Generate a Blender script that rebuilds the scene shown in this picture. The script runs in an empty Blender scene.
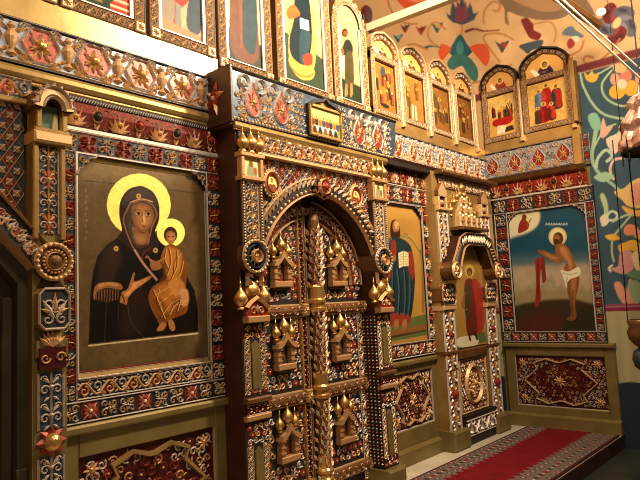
import bpy, math, random
import numpy as np
from mathutils import Matrix, Vector, Euler

sc = bpy.context.scene
COL = sc.collection
PI = math.pi
random.seed(7)

# ------------------------------------------------------------------ camera
F_PX = 602.78
CAM = np.array([0.0, -3.3, 1.55])
ROT = [math.radians(a) for a in (95.8449, 2.7373, -48.3342)]
XR = 6.944                      # plane of the right wall; the screen stands in the plane y = 0
cam_d = bpy.data.cameras.new('camera')
cam_d.sensor_width = 36.0
cam_d.lens = F_PX / 640.0 * 36.0
cam_d.clip_start = 0.05
cam = bpy.data.objects.new('camera', cam_d)
cam.location = CAM
cam.rotation_euler = ROT
COL.objects.link(cam)
sc.camera = cam
M3 = np.array(Euler(ROT, 'XYZ').to_matrix())

def ray(px, py):
    return M3 @ np.array([(px - 320) / F_PX, -(py - 240) / F_PX, -1.0])

def on_main(px, py, d=0.0):     # photo point -> (u, v) on the plane of the screen
    r = ray(px, py); t = (-d - CAM[1]) / r[1]
    p = CAM + r * t
    return (p[0], p[2])

def on_right(px, py, d=0.0):    # photo point -> (u, v) on the right wall, u away from the corner
    r = ray(px, py); t = (XR - d - CAM[0]) / r[0]
    p = CAM + r * t
    return (-p[1], p[2])

def on_floor(px, py, z=0.0):
    r = ray(px, py); t = (z - CAM[2]) / r[2]
    p = CAM + r * t
    return (p[0], p[1])

VR, VZ = 4.1, 4.07             # barrel vault over the room
VX = XR + .12 - VR
def on_vault(px, py):
    r = ray(px, py)
    o = np.array([CAM[0] - VX, CAM[2] - VZ]); q = np.array([r[0], r[2]])
    A = q @ q; B = 2 * (o @ q); C = o @ o - VR * VR
    t = (-B + math.sqrt(max(0, B * B - 4 * A * C))) / (2 * A)
    p = CAM + r * t
    th = math.atan2(p[2] - VZ, p[0] - VX)
    return (VR * th, p[1])

def lin(c):
    if isinstance(c, str):
        c = [int(c[i:i + 2], 16) / 255 for i in (0, 2, 4)]
    return np.array([x / 12.92 if x <= 0.04045 else ((x + 0.055) / 1.055) ** 2.4 for x in c])

# ------------------------------------------------------------------ materials
MATS = {}
def mat(name, col, rough=0.45, metal=0.0, noise=0.0, nscale=20.0, col2=None, bump=0.0, bscale=60.0, attr=False, spec=0.5, emit=0.0, alpha=None):
    m = bpy.data.materials.new(name); m.use_nodes = True
    nt = m.node_tree; b = nt.nodes['Principled BSDF']
    b.inputs['Roughness'].default_value = rough
    b.inputs['Metallic'].default_value = metal
    b.inputs['Specular IOR Level'].default_value = spec
    c = lin(col)
    b.inputs['Base Color'].default_value = (*c, 1)
    if attr:
        a = nt.nodes.new('ShaderNodeVertexColor'); a.layer_name = 'Col'
        nt.links.new(a.outputs['Color'], b.inputs['Base Color'])
    elif noise > 0 or col2 is not None:
        tc = nt.nodes.new('ShaderNodeTexCoord')
        n = nt.nodes.new('ShaderNodeTexNoise'); n.inputs['Scale'].default_value = nscale; n.inputs['Detail'].default_value = 6
        nt.links.new(tc.outputs['Object'], n.inputs['Vector'])
        r = nt.nodes.new('ShaderNodeValToRGB')
        r.color_ramp.elements[0].position = 0.35; r.color_ramp.elements[1].position = 0.68
        c2 = lin(col2) if col2 is not None else c * (1 - noise)
        r.color_ramp.elements[0].color = (*c2, 1); r.color_ramp.elements[1].color = (*c, 1)
        nt.links.new(n.outputs['Fac'], r.inputs['Fac']); nt.links.new(r.outputs['Color'], b.inputs['Base Color'])
    if bump > 0:
        tc2 = nt.nodes.new('ShaderNodeTexCoord')
        n2 = nt.nodes.new('ShaderNodeTexNoise'); n2.inputs['Scale'].default_value = bscale; n2.inputs['Detail'].default_value = 4
        nt.links.new(tc2.outputs['Object'], n2.inputs['Vector'])
        bp = nt.nodes.new('ShaderNodeBump'); bp.inputs['Strength'].default_value = bump; bp.inputs['Distance'].default_value = 0.01
        nt.links.new(n2.outputs['Fac'], bp.inputs['Height']); nt.links.new(bp.outputs['Normal'], b.inputs['Normal'])
    if emit > 0:
        b.inputs['Emission Color'].default_value = (*c, 1); b.inputs['Emission Strength'].default_value = emit
    MATS[name] = m
    return name

GOLD = mat('gilded_wood', 'bc9c60', 0.29, 0.5, nscale=5, col2='a88650', bump=0.06, bscale=25)
FBLUE = mat('dark_blue_foil', '3c434b', 0.42, 0.2, noise=0.6, nscale=60)
FRED = mat('dark_red_foil', '80301f', 0.42, 0.15, noise=0.6, nscale=60)
KIOSK = mat('rosy_gold_carving', 'b48a5c', 0.45, 0.3)
NIGHT = mat('dark_olive_wood', '4e442c', 0.5, 0.1, noise=0.4, nscale=6)
OLIVE = mat('old_gilded_wood', '8c7a4c', 0.42, 0.35, nscale=5, col2='7d6a3c', bump=0.06, bscale=25)
BRASS = mat('bright_brass', 'c89c5c', 0.34, 0.75)
SCROLL = mat('carved_gold', 'd0aa7a', 0.46, 0.3)
SILVER = mat('carved_silver', 'c4b4a6', 0.46, 0.3)
RED = mat('red_foil', 'a83822', 0.38, 0.2, noise=0.6, nscale=60)
PINK = mat('rose_red_foil', 'b85844', 0.38, 0.2, noise=0.6, nscale=60)
BLUE = mat('blue_grey_foil', '4e5966', 0.38, 0.25, noise=0.6, nscale=50)
PALE = mat('pale_grey_blue_foil', '9298a4', 0.4, 0.15, noise=0.25, nscale=50)
MAROON = mat('maroon_foil', '541418', 0.4, 0.2, noise=0.4, nscale=60)
DARK = mat('dark_ground', '241a12', 0.6, 0.0)
BROWN = mat('dark_brown_wood', '4a2514', 0.45, 0.0, noise=0.5, nscale=8)
WOOD = mat('brown_wood', '7a5228', 0.4, 0.2, noise=0.4, nscale=8)
PAINT = mat('painted_surface', 'ffffff', 0.5, 0.0, attr=True, spec=0.12)
VARNISH = mat('varnished_painting', 'ffffff', 0.3, 0.0, attr=True, spec=0.5, bump=0.03, bscale=6)
MATT = mat('fresco_paint', 'ffffff', 0.8, 0.0, attr=True, spec=0.2, bump=0.05, bscale=12)
STONE = mat('pale_marble', 'd6cbb4', 0.3, 0.0, noise=0.2, nscale=4)
FLOORM = mat('dark_green_stone', '3c4038', 0.35, 0.0, noise=0.4, nscale=3)
PLASTER = mat('ochre_plaster', 'd8a868', 0.8, 0.0, noise=0.2, nscale=3)
CABLE = mat('white_cable', 'f4e8d0', 0.5)
BLACK = mat('blackened_metal', '17120f', 0.45, 0.5)
BULB = mat('white_lamp_glass', 'fff4dc', 0.4, 0.0, emit=.5)
BEAM = mat('grey_painted_beam', 'cdb892', 0.5, 0.0, noise=0.25, nscale=6)

# ------------------------------------------------------------------ mesh builder
class MB:
    def __init__(s):
        s.v = []; s.f = []; s.m = []; s.mats = []; s.T = [(1, 0, 0, 0, 1, 0)]; s.D = [0.0]
    def mi(s, n):
        if n not in s.mats: s.mats.append(n)
        return s.mats.index(n)
    def push(s, u, v, ang=0.0, sx=1.0, sy=1.0, d=0.0):
        a, b, c, e, f, g = s.T[-1]; ca, sa = math.cos(ang), math.sin(ang)
        m = (ca * sx, -sa * sy, u, sa * sx, ca * sy, v)
        s.T.append((a * m[0] + b * m[3], a * m[1] + b * m[4], a * m[2] + b * m[5] + c,
                    e * m[0] + f * m[3], e * m[1] + f * m[4], e * m[2] + f * m[5] + g))
        s.D.append(s.D[-1] + d)
    def pop(s): s.T.pop(); s.D.pop()
    def P(s, u, v, d):
        a, b, c, e, f, g = s.T[-1]
        s.v.append((a * u + b * v + c, -(d + s.D[-1]), e * u + f * v + g))
        return len(s.v) - 1
    def face(s, idx, mt): s.f.append(idx); s.m.append(s.mi(mt))
    def raw(s, verts, faces, mt):
        o = len(s.v); s.v += [tuple(p) for p in verts]; k = s.mi(mt)
        for f in faces: s.f.append(tuple(i + o for i in f)); s.m.append(k)
    # --- shapes
    def box(s, u0, u1, v0, v1, d0, d1, mt, bev=0.0):
        b = bev
        p = [s.P(u0, v0, d0), s.P(u1, v0, d0), s.P(u1, v1, d0), s.P(u0, v1, d0)]
        if b > 0:
            q = [s.P(u0, v0, d1 - b), s.P(u1, v0, d1 - b), s.P(u1, v1, d1 - b), s.P(u0, v1, d1 - b)]
            r = [s.P(u0 + b, v0 + b, d1), s.P(u1 - b, v0 + b, d1), s.P(u1 - b, v1 - b, d1), s.P(u0 + b, v1 - b, d1)]
        else:
            q = [s.P(u0, v0, d1), s.P(u1, v0, d1), s.P(u1, v1, d1), s.P(u0, v1, d1)]; r = q
        for i in range(4):
            j = (i + 1) % 4
            s.face((p[i], p[j], q[j], q[i]), mt)
            if b > 0: s.face((q[i], q[j], r[j], r[i]), mt)
        s.face(tuple(r), mt); s.face(tuple(reversed(p)), mt)
    def prism(s, pts, d0, d1, mt, cap=None, back=False):
        a = [s.P(x, y, d0) for x, y in pts]; b = [s.P(x, y, d1) for x, y in pts]; n = len(pts)
        for i in range(n):
            j = (i + 1) % n; s.face((a[i], a[j], b[j], b[i]), mt)
        s.face(tuple(b), cap or mt)
        if back: s.face(tuple(reversed(a)), mt)
    def patch(s, pts, d, mt):
        s.face(tuple(s.P(x, y, d) for x, y in pts), mt)
    def ribbon(s, pts, w, h, mt, d=0.0, taper=1.0, closed=False, flat=False):
        n = len(pts); rows = []
        for i, (x, y) in enumerate(pts):
            if closed: x0, y0 = pts[i - 1]; x1, y1 = pts[(i + 1) % n]
            else: x0, y0 = pts[max(i - 1, 0)]; x1, y1 = pts[min(i + 1, n - 1)]
            tx, ty = x1 - x0, y1 - y0; l = math.hypot(tx, ty) or 1e-9
            nx, ny = -ty / l, tx / l
            k = 1 + (taper - 1) * i / max(1, n - 1)
            ww = w * k / 2; hh = h * (0.5 + 0.5 * k)
            if flat:
                rows.append((s.P(x + nx * ww, y + ny * ww, d), s.P(x + nx * ww * .8, y + ny * ww * .8, d + hh), s.P(x - nx * ww * .8, y - ny * ww * .8, d + hh), s.P(x - nx * ww, y - ny * ww, d)))
            else:
                rows.append((s.P(x + nx * ww, y + ny * ww, d), s.P(x, y, d + hh), s.P(x - nx * ww, y - ny * ww, d)))
        rng = range(n) if closed else range(n - 1)
        for i in rng:
            a, b = rows[i], rows[(i + 1) % n]
            for k in range(len(a) - 1): s.face((a[k], a[k + 1], b[k + 1], b[k]), mt)
    def scroll(s, u, v, r, a0, turns, sg, mt, w=None, h=None, d=0.0, n=13):
        w = w or r * 0.42; h = h or r * 0.35
        pts = []
        for i in range(n):
            t = i / (n - 1); a = a0 + sg * turns * 2 * PI * t; rr = r * (1 - 0.8 * t)
            pts.append((u + rr * math.cos(a), v + rr * math.sin(a)))
        s.ribbon(pts, w, h, mt, d, 0.7)
    def leaf(s, u, v, ang, L, W, h, mt, d=0.0):
        c, q = math.cos(ang), math.sin(ang)
        def g(x, y, z): return s.P(u + x * c - y * q, v + x * q + y * c, d + z)
        a = g(0, 0, h * .3); l = g(L * .45, W / 2, 0); r = g(L * .45, -W / 2, 0); t = g(L, 0, h * .25); m = g(L * .5, 0, h)
        s.face((a, m, l), mt); s.face((a, r, m), mt); s.face((m, t, l), mt); s.face((r, t, m), mt)
    def dome(s, u, v, r, h, mt, d=0.0, seg=8, rings=3):
        rows = []
        for k in range(rings):
            a = PI / 2 * k / rings
            rows.append([s.P(u + r * math.cos(a) * math.cos(2 * PI * i / seg), v + r * math.cos(a) * math.sin(2 * PI * i / seg), d + h * math.sin(a)) for i in range(seg)])
        top = s.P(u, v, d + h)
        for k in range(rings - 1):
            for i in range(seg):
                j = (i + 1) % seg; s.face((rows[k][i], rows[k][j], rows[k + 1][j], rows[k + 1][i]), mt)
        for i in range(seg): s.face((rows[-1][i], rows[-1][(i + 1) % seg], top), mt)
    def ring(s, u, v, r0, r1, h, mt, d=0.0, seg=24, sx=1.0):
        s.ribbon([(u + sx * (r0 + r1) / 2 * math.cos(2 * PI * i / seg), v + (r0 + r1) / 2 * math.sin(2 * PI * i / seg)) for i in range(seg)], r1 - r0, h, mt, d, 1, True)
    def disc(s, u, v, r, mt, d=0.0, seg=20, sx=1.0):
        s.patch([(u + sx * r * math.cos(2 * PI * i / seg), v + r * math.sin(2 * PI * i / seg)) for i in range(seg)], d, mt)
    def rosette(s, u, v, r, n, mp, mb_, d=0.0, a0=0.0):
        for i in range(n): s.leaf(u, v, a0 + 2 * PI * i / n, r, r * 2.4 / n * 1.3, r * .3, mp, d)
        s.dome(u, v, r * .34, r * .34, mb_, d + r * .05)
    def flower(s, u, v, r, n, mp, mb_, d=0.0):   # tight red flower of round petals
        for i in range(n):
            a = 2 * PI * i / n; s.dome(u + r * .6 * math.cos(a), v + r * .6 * math.sin(a), r * .42, r * .25, mp, d, 6, 2)
        s.dome(u, v, r * .36, r * .4, mb_, d + .002, 6, 2)
    def bar(s, u0, u1, v, r, mt, d=0.0, n=5):    # half round moulding along u
        s.prof([(r * math.cos(PI * i / n), r * math.sin(PI * i / n)) for i in range(n + 1)], u0, u1, v, d, mt)
    def prof(s, pr, u0, u1, v, d, mt):           # profile of (dv, dd) swept along u, ends capped
        a = [s.P(u0, v + p, d + q) for p, q in pr]; b = [s.P(u1, v + p, d + q) for p, q in pr]
        for i in range(len(pr) - 1): s.face((a[i], a[i + 1], b[i + 1], b[i]), mt)
        s.face(tuple(a), mt); s.face(tuple(reversed(b)), mt)
    def build(s, name, parent=None, wall=None, base=None, smooth=False):
        me = bpy.data.meshes.new(name)
        v = np.array(s.v, dtype=float)
        if parent is not None: off = np.array(parent.get('_b', (0, 0, 0)))
        else: off = np.array(base if base is not None else (0, 0, 0))
        v = v - off
        me.from_pydata(v.tolist(), [], s.f)
        for n in s.mats: me.materials.append(MATS[n])
        me.polygons.foreach_set('material_index', s.m)
        if smooth: me.polygons.foreach_set('use_smooth', [True] * len(s.f))
        me.update()
        o = bpy.data.objects.new(name, me); COL.objects.link(o)
        if parent is not None:
            o.parent = parent; BASE[o.name] = off
            o['_b'] = [float(x) for x in off]
        else:
            place(o, wall or 'M', off)
        return o

BASE = {}
def place(o, wall, off, shift=0.0):
    if wall == 'M': o.location = (off[0], off[1] + shift, off[2])
    else:
        o.location = (XR + off[1] + shift, -off[0], off[2]); o.rotation_euler = (0, 0, -PI / 2)
    o['_b'] = [float(x) for x in off]

LABELS = {}
def tag(o, label, cat, group=None):
    assert 4 <= len(label.split()) <= 16, label
    assert label not in LABELS or group, label
    LABELS[label] = 1
    o['label'] = label; o['category'] = cat
    if group: o['group'] = group
    return o

def thing(name, label, cat, u=0, v=0, d=0, wall='M', group=None, shift=0.0):
    o = bpy.data.objects.new(name, None); o.empty_display_size = 0.05; COL.objects.link(o)
    place(o, wall, (u, -d, v), shift); tag(o, label, cat, group)
    return o

def sub(o):            # a part of a part keeps the base of its parent
    return o

# ------------------------------------------------------------------ ornament strips, drawn along +s with t across, from the current place
def line2(mb, L, t, w, h, mt, d): mb.ribbon([(0, t), (L, t)], w, h, mt, d)

def strip(mb, u, v, L, W, ang, kind, d=0.0, seed=0, ground=BLUE, alt=RED, s1=SCROLL, s2=SILVER, rim=SILVER, k=1.0, altn=2, fl=False):
    R = random.Random(seed); mb.push(u, v, ang, d=d)
    mb.patch([(0, -W / 2), (L, -W / 2), (L, W / 2), (0, W / 2)], 0.0, DARK if kind in ('blocks',) else ground)  # dark ground puts the shade between carved blocks into the colour
    if rim and kind not in ('rope', 'acanth'):
        line2(mb, L, W / 2 - W * .04, W * .09, W * .08, rim, 0); line2(mb, L, -W / 2 + W * .04, W * .09, W * .08, rim, 0)
    if kind == 'blocks':
        n = max(1, round(L / (W * .92 * k))); p = L / n
        for i in range(n):
            c = (i + .5) * p; isr = i % altn == altn // 2 if altn > 1 else True
            g = alt if isr else ground
            x = p * .46; y = W * .40
            mb.patch([(c - x, -y * .7), (c - x * .6, -y), (c + x * .6, -y), (c + x, -y * .7), (c + x, y * .7), (c + x * .6, y), (c - x * .6, y), (c - x, y * .7)], .001, g)
            if isr and fl:
                mb.flower(c, 0, W * .36, 7, PINK, s1, .001)
                for a in range(4): mb.leaf(c, 0, PI / 4 + a * PI / 2, W * .52, W * .14, W * .12, s2, .001)
                continue
            sA, sB = (PINK, s1) if isr else (s2, s1)
            for q, (du, dv) in enumerate(((-.24, .2), (.24, -.2), (.24, .2), (-.24, -.2))):
                sg = 1 if du * dv > 0 else -1
                mb.scroll(c + du * p, dv * W, W * .17, R.uniform(0, 6), 1.15, sg, sA if q < 2 else (sA if isr else sB), w=W * .085, h=W * .1, d=.001, n=11)
            for a in range(4): mb.leaf(c, 0, a * PI / 2 + R.uniform(-.3, .3), W * .34, W * .13, W * .14, sB if a % 2 else sA, .002)
            mb.dome(c, 0, W * .07, W * .14, s1, .001, 6, 2)
    elif kind == 'vine':
        n = max(1, round(L / (W * .68 * k))); p = L / n
        pts = [(L * j / (n * 6), W * .3 * math.sin(PI * j / 6)) for j in range(n * 6 + 1)]
        mb.ribbon(pts, W * .13, W * .1, s1, .001)
        for i in range(n):
            sg = 1 if i % 2 else -1; c = (i + .5) * p
            if i % 2 == 0 and alt: mb.disc(c, sg * W * .02, W * .36, alt, .0008, 10)
            mb.scroll(c, sg * W * .1, W * .27, -sg * PI / 2, 1.25, sg, s2 if i % 2 else s1, d=.001)
            mb.leaf(c + p * .3, -sg * W * .18, -sg * .5, W * .3, W * .14, W * .1, s1, .001)
            mb.leaf(c - p * .3, -sg * W * .2, PI + sg * .6, W * .26, W * .13, W * .1, s2, .001)
            mb.leaf(c, sg * W * .25, sg * PI / 2, W * .2, W * .12, W * .08, s1, .001)
            mb.scroll(c + p * .38, -sg * W * .3, W * .14, sg * PI / 2, 1.1, -sg, s1 if i % 2 else s2, w=W * .07, h=W * .09, d=.001, n=9)
            mb.leaf(c - p * .1, -sg * W * .36, sg * .4, W * .22, W * .12, W * .1, alt or s2, .001)
    elif kind == 'cand':
        n = max(1, round(L / (W * .82 * k))); p = L / n
        line2(mb, L, 0, W * .08, W * .1, s1, .001)
        for i in range(n):
            c = (i + .5) * p
            if alt and i % 2 == 0: mb.patch([(c - p * .48, 0), (c, W * .34), (c + p * .48, 0), (c, -W * .34)], .0008, alt)
            for sg in (1, -1):
                mb.scroll(c - p * .12, sg * W * .22, W * .19, -sg * PI / 2, 1.2, sg, s2, d=.001)
                mb.scroll(c + p * .28, sg * W * .24, W * .14, sg * PI / 2, 1.1, -sg, s1, d=.001, n=10)
                mb.leaf(c + p * .1, sg * W * .04, sg * .8, W * .36, W * .14, W * .1, s1, .001)
                mb.leaf(c - p * .35, sg * W * .05, sg * 2.2, W * .3, W * .12, W * .1, s2, .001)
            mb.dome(c, 0, W * .09, W * .12, s1, .001, 6, 2)
    elif kind == 'rope':
        p = W * .5 * k; n = max(2, round(L / p)); p = L / n
        mb.prof([(W / 2 * math.cos(PI * i / 6), W * .28 * math.sin(PI * i / 6)) for i in range(7)], 0, L, 0, 0, ground)
        for i in range(n):
            c = (i + .5) * p
            mb.leaf(c - W * .25, -W * .42, 1.05, W * .95, p * .75, W * .18, s1 if i % 3 else s2, W * .17)
    elif kind == 'beads':
        p = W * .8 * k; n = max(2, round(L / p)); p = L / n
        for i in range(n): mb.dome((i + .5) * p, 0, p * .4, p * .35, s1, 0, 6, 2)
    elif kind == 'dentil':
        p = W * .55 * k; n = max(2, round(L / p)); p = L / n
        for i in range(n): mb.box((i + .22) * p, (i + .78) * p, -W * .35, W * .35, 0, W * .3, s1)
    elif kind == 'acanth':
        n = max(1, round(L / (W * .62 * k))); p = L / n
        mb.prof([(-W / 2, 0), (-W * .3, W * .2), (W * .1, W * .32), (W / 2, W * .12)], 0, L, 0, 0, ground)
        for i in range(n):
            c = (i + .5) * p; dz = W * .3
            if i % 2 == 0:
                for a, l in ((PI / 2, .85), (PI / 2 + .38, .8), (PI / 2 - .38, .8), (PI / 2 + .78, .66), (PI / 2 - .78, .66), (PI / 2 + 1.2, .5), (PI / 2 - 1.2, .5)):
                    mb.leaf(c, -W * .42, a, W * l, W * .15, W * .16, s1 if a != PI / 2 else s2, dz * .8)
                mb.dome(c, -W * .1, W * .1, W * .16, s1, dz, 6, 2)
            else:
                mb.dome(c, W * .05, W * .17, W * .22, DARK if i % 4 == 1 else alt, dz * .8, 8, 3)
                mb.ring(c, W * .05, W * .17, W * .24, W * .1, s1, dz * .75, 12)
                mb.leaf(c, -W * .45, PI / 2 + .35, W * .4, W * .12, W * .1, s1, dz * .6); mb.leaf(c, -W * .45, PI / 2 - .35, W * .4, W * .12, W * .1, s1, dz * .6)
                mb.leaf(c, W * .28, PI / 2, W * .22, W * .14, W * .1, s2, dz * .6)
                for sg in (1, -1): mb.scroll(c + sg * p * .42, W * .26, W * .14, 0, 1.1, sg, alt if sg > 0 else s1, d=dz * .6, n=9); mb.scroll(c + sg * p * .4, -W * .3, W * .1, 0, 1.1, -sg, s1, d=dz * .6, n=9)
    elif kind == 'dots':       # faceted little pyramids in pairs on dark red
        p = W * .34 * k; n = max(2, round(L / p)); p = L / n
        for i in range(n):
            c = (i + .5) * p
            for q in (-.22, .22): mb.leaf(c - p * .4, W * q, .5 if (i + (q > 0)) % 2 else -.5, p * .95, W * .2, W * .12, s1 if (i + (q > 0)) % 3 else alt, .001)
    mb.pop()

def area_scroll(mb, inside, bb, cell, d=0.0, seed=1, grounds=(BLUE, RED), s=(SCROLL, SILVER), flowers=(RED, PINK), pf=0.25):
    R = random.Random(seed); u0, u1, v0, v1 = bb; nv = int((v1 - v0) / (cell * .88)) + 1; nu = int((u1 - u0) / cell) + 1
    for j in range(nv + 1):
        for i in range(nu + 1):
            u = u0 + (i + .5 * (j % 2)) * cell + R.uniform(-.08, .08) * cell; v = v0 + j * cell * .88 + R.uniform(-.08, .08) * cell
            if not inside(u, v): continue
            g = grounds[0] if R.random() > .42 else grounds[1]
            mb.disc(u, v, cell * .5, g, d + .0006 + .0001 * R.random(), 7)
            if R.random() < pf:
                mb.flower(u, v, cell * .42, 6, R.choice(flowers), s[0], d + .001)
            else:
                mb.scroll(u, v, cell * .4, R.uniform(0, 2 * PI), 1.25, R.choice((1, -1)), R.choice(s), d=d + .001, w=cell * .19)
                a = R.uniform(0, 2 * PI); mb.leaf(u + cell * .3 * math.cos(a), v + cell * .3 * math.sin(a), a + .9, cell * .5, cell * .2, cell * .14, R.choice(s), d + .001)

def area_diaper(mb, inside, bb, cell, d=0.0, cols=(RED, BLUE), s=(SCROLL, SILVER), stripe=True, asp=1.0, rim=SCROLL, floret=True):
    u0, u1, v0, v1 = bb; h = cell / 2; hv = h * asp
    for j in range(int((v1 - v0) / hv) + 2):
        for i in range(int((u1 - u0) / cell) + 2):
            u = u0 + (i + .5 * (j % 2)) * cell; v = v0 + j * hv
            if not inside(u, v): continue
            ix = i * 2 + j % 2
            c = cols[((ix - j) // 2) % 2] if stripe else cols[j % 2]
            q = [(u - h, v), (u, v + hv), (u + h, v), (u, v - hv)]
            mb.patch(q, d + .0006, c)
            mb.ribbon(q, cell * .09, cell * .09, rim, d, 1, True)
            a = PI / 4
            fm = (PINK if c == RED else SILVER) if floret else s[0]
            for t in range(4): mb.leaf(u, v, a + t * PI / 2, cell * .36, cell * .26, cell * .2, fm if t < 3 else s[0], d + .001)
            for t in range(4): mb.leaf(u, v, t * PI / 2, cell * .3, cell * .1, cell * .16, s[t % 2], d + .001)
            mb.dome(u, v, cell * .1, cell * .2, s[0], d + .001, 6, 2)

def ogee(u, v, w, h, n=9):        # teardrop: pointed at the top, round below
    pts = []
    for i in range(n * 2):
        a = 2 * PI * i / (n * 2)
        x = math.sin(a); y = -math.cos(a)
        k = 1.0 if y < 0 else (1 - y) ** .75 * (1 - .15 * y)
        pts.append((u + w / 2 * x * (k if y > 0 else 1), v + h / 2 * y))
    return pts
def lobed(u, v, w, h):
    pts = []
    for i in range(28):
        a = 2 * PI * i / 28; r = 1 + .07 * math.cos(6 * a)
        pts.append((u + w / 2 * r * math.cos(a), v + h / 2 * r * math.sin(a)))
    return pts

def medallion(parent, u, v, w, h, d, shape='ogee', rimm=SILVER, red=RED):
    mb = MB(); q = ogee(u, v, w, h) if shape == 'ogee' else lobed(u, v, w, h)
    mb.patch(q, d + .002, red); mb.ribbon(q, w * .09, w * .1, rimm, d, 1, True)
    mb.rosette(u, v - h * .08, w * .3, 8, SCROLL, BRASS, d + .003)
    mb.leaf(u, v + h * .08, PI / 2, h * .3, w * .13, w * .1, SCROLL, d + .003)
    for sg in (1, -1):
        mb.leaf(u + sg * w * .1, v + h * .02, PI / 2 - sg * .7, w * .3, w * .1, w * .08, SCROLL, d + .003)
        mb.leaf(u + sg * w * .1, v - h * .2, -PI / 2 + sg * .7, w * .28, w * .1, w * .08, SCROLL, d + .003)
    if shape == 'lobed': mb.dome(u, v, w * .17, w * .2, BRASS, d + .004, 8, 3); mb.rosette(u, v, w * .36, 6, SCROLL, BRASS, d + .002, PI / 6)
    return mb.build('medallion', parent)

def vase(parent, u, v, h, d):
    mb = MB()
    prof = [(.06, -.5), (.16, -.42), (.07, -.3), (.15, -.12), (.2, .05), (.14, .2), (.06, .3), (.12, .38), (.05, .5)]
    rows = []
    for r, y in prof: rows.append([mb.P(u + r * h * math.cos(PI * i / 6) , v + y * h, d + r * h * .8 * math.sin(PI * i / 6)) for i in range(7)])
    for a, b in zip(rows, rows[1:]):
        for i in range(6): mb.face((a[i], a[i + 1], b[i + 1], b[i]), KIOSK)
    for sg in (1, -1):
        mb.leaf(u + sg * h * .05, v + h * .2, PI / 2 - sg * .9, h * .36, h * .14, h * .1, KIOSK, d + .002)
        mb.leaf(u + sg * h * .05, v - h * .2, -PI / 2 + sg * .9, h * .3, h * .14, h * .1, KIOSK, d + .002)
    return mb.build('vase_ornament', parent, smooth=False)

# onion domes: one mesh, shared
_dome_me = None
def onion(parent, u, v, h, d, name='onion_dome'):
    global _dome_me
    if _dome_me is None:
        mb = MB(); prof = [(.13, 0), (.14, .06), (.09, .09), (.1, .12), (.21, .24), (.25, .34), (.225, .46), (.14, .58), (.065, .68), (.035, .78), (.03, .86), (.05, .89), (.02, .92), (.012, 1.1)]
        rows = []
        for r, y in prof: rows.append([mb.P(r * math.cos(2 * PI * i / 14), y, r * math.sin(2 * PI * i / 14)) for i in range(14)])
        for a, b in zip(rows, rows[1:]):
            for i in range(14):
                j = (i + 1) % 14; mb.face((a[i], a[j], b[j], b[i]), BRASS)
        mb.face(tuple(rows[-1]), BRASS)
        me = bpy.data.meshes.new('onion_dome'); me.from_pydata(mb.v, [], mb.f); me.materials.append(MATS[BRASS])
        me.polygons.foreach_set('use_smooth', [True] * len(mb.f)); _dome_me = me
    o = bpy.data.objects.new(name, _dome_me); COL.objects.link(o); o.parent = parent
    b = parent['_b']
    o.location = (u - b[0], -d - b[1], v - b[2]); o.scale = (h, h, h)
    return o

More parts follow.
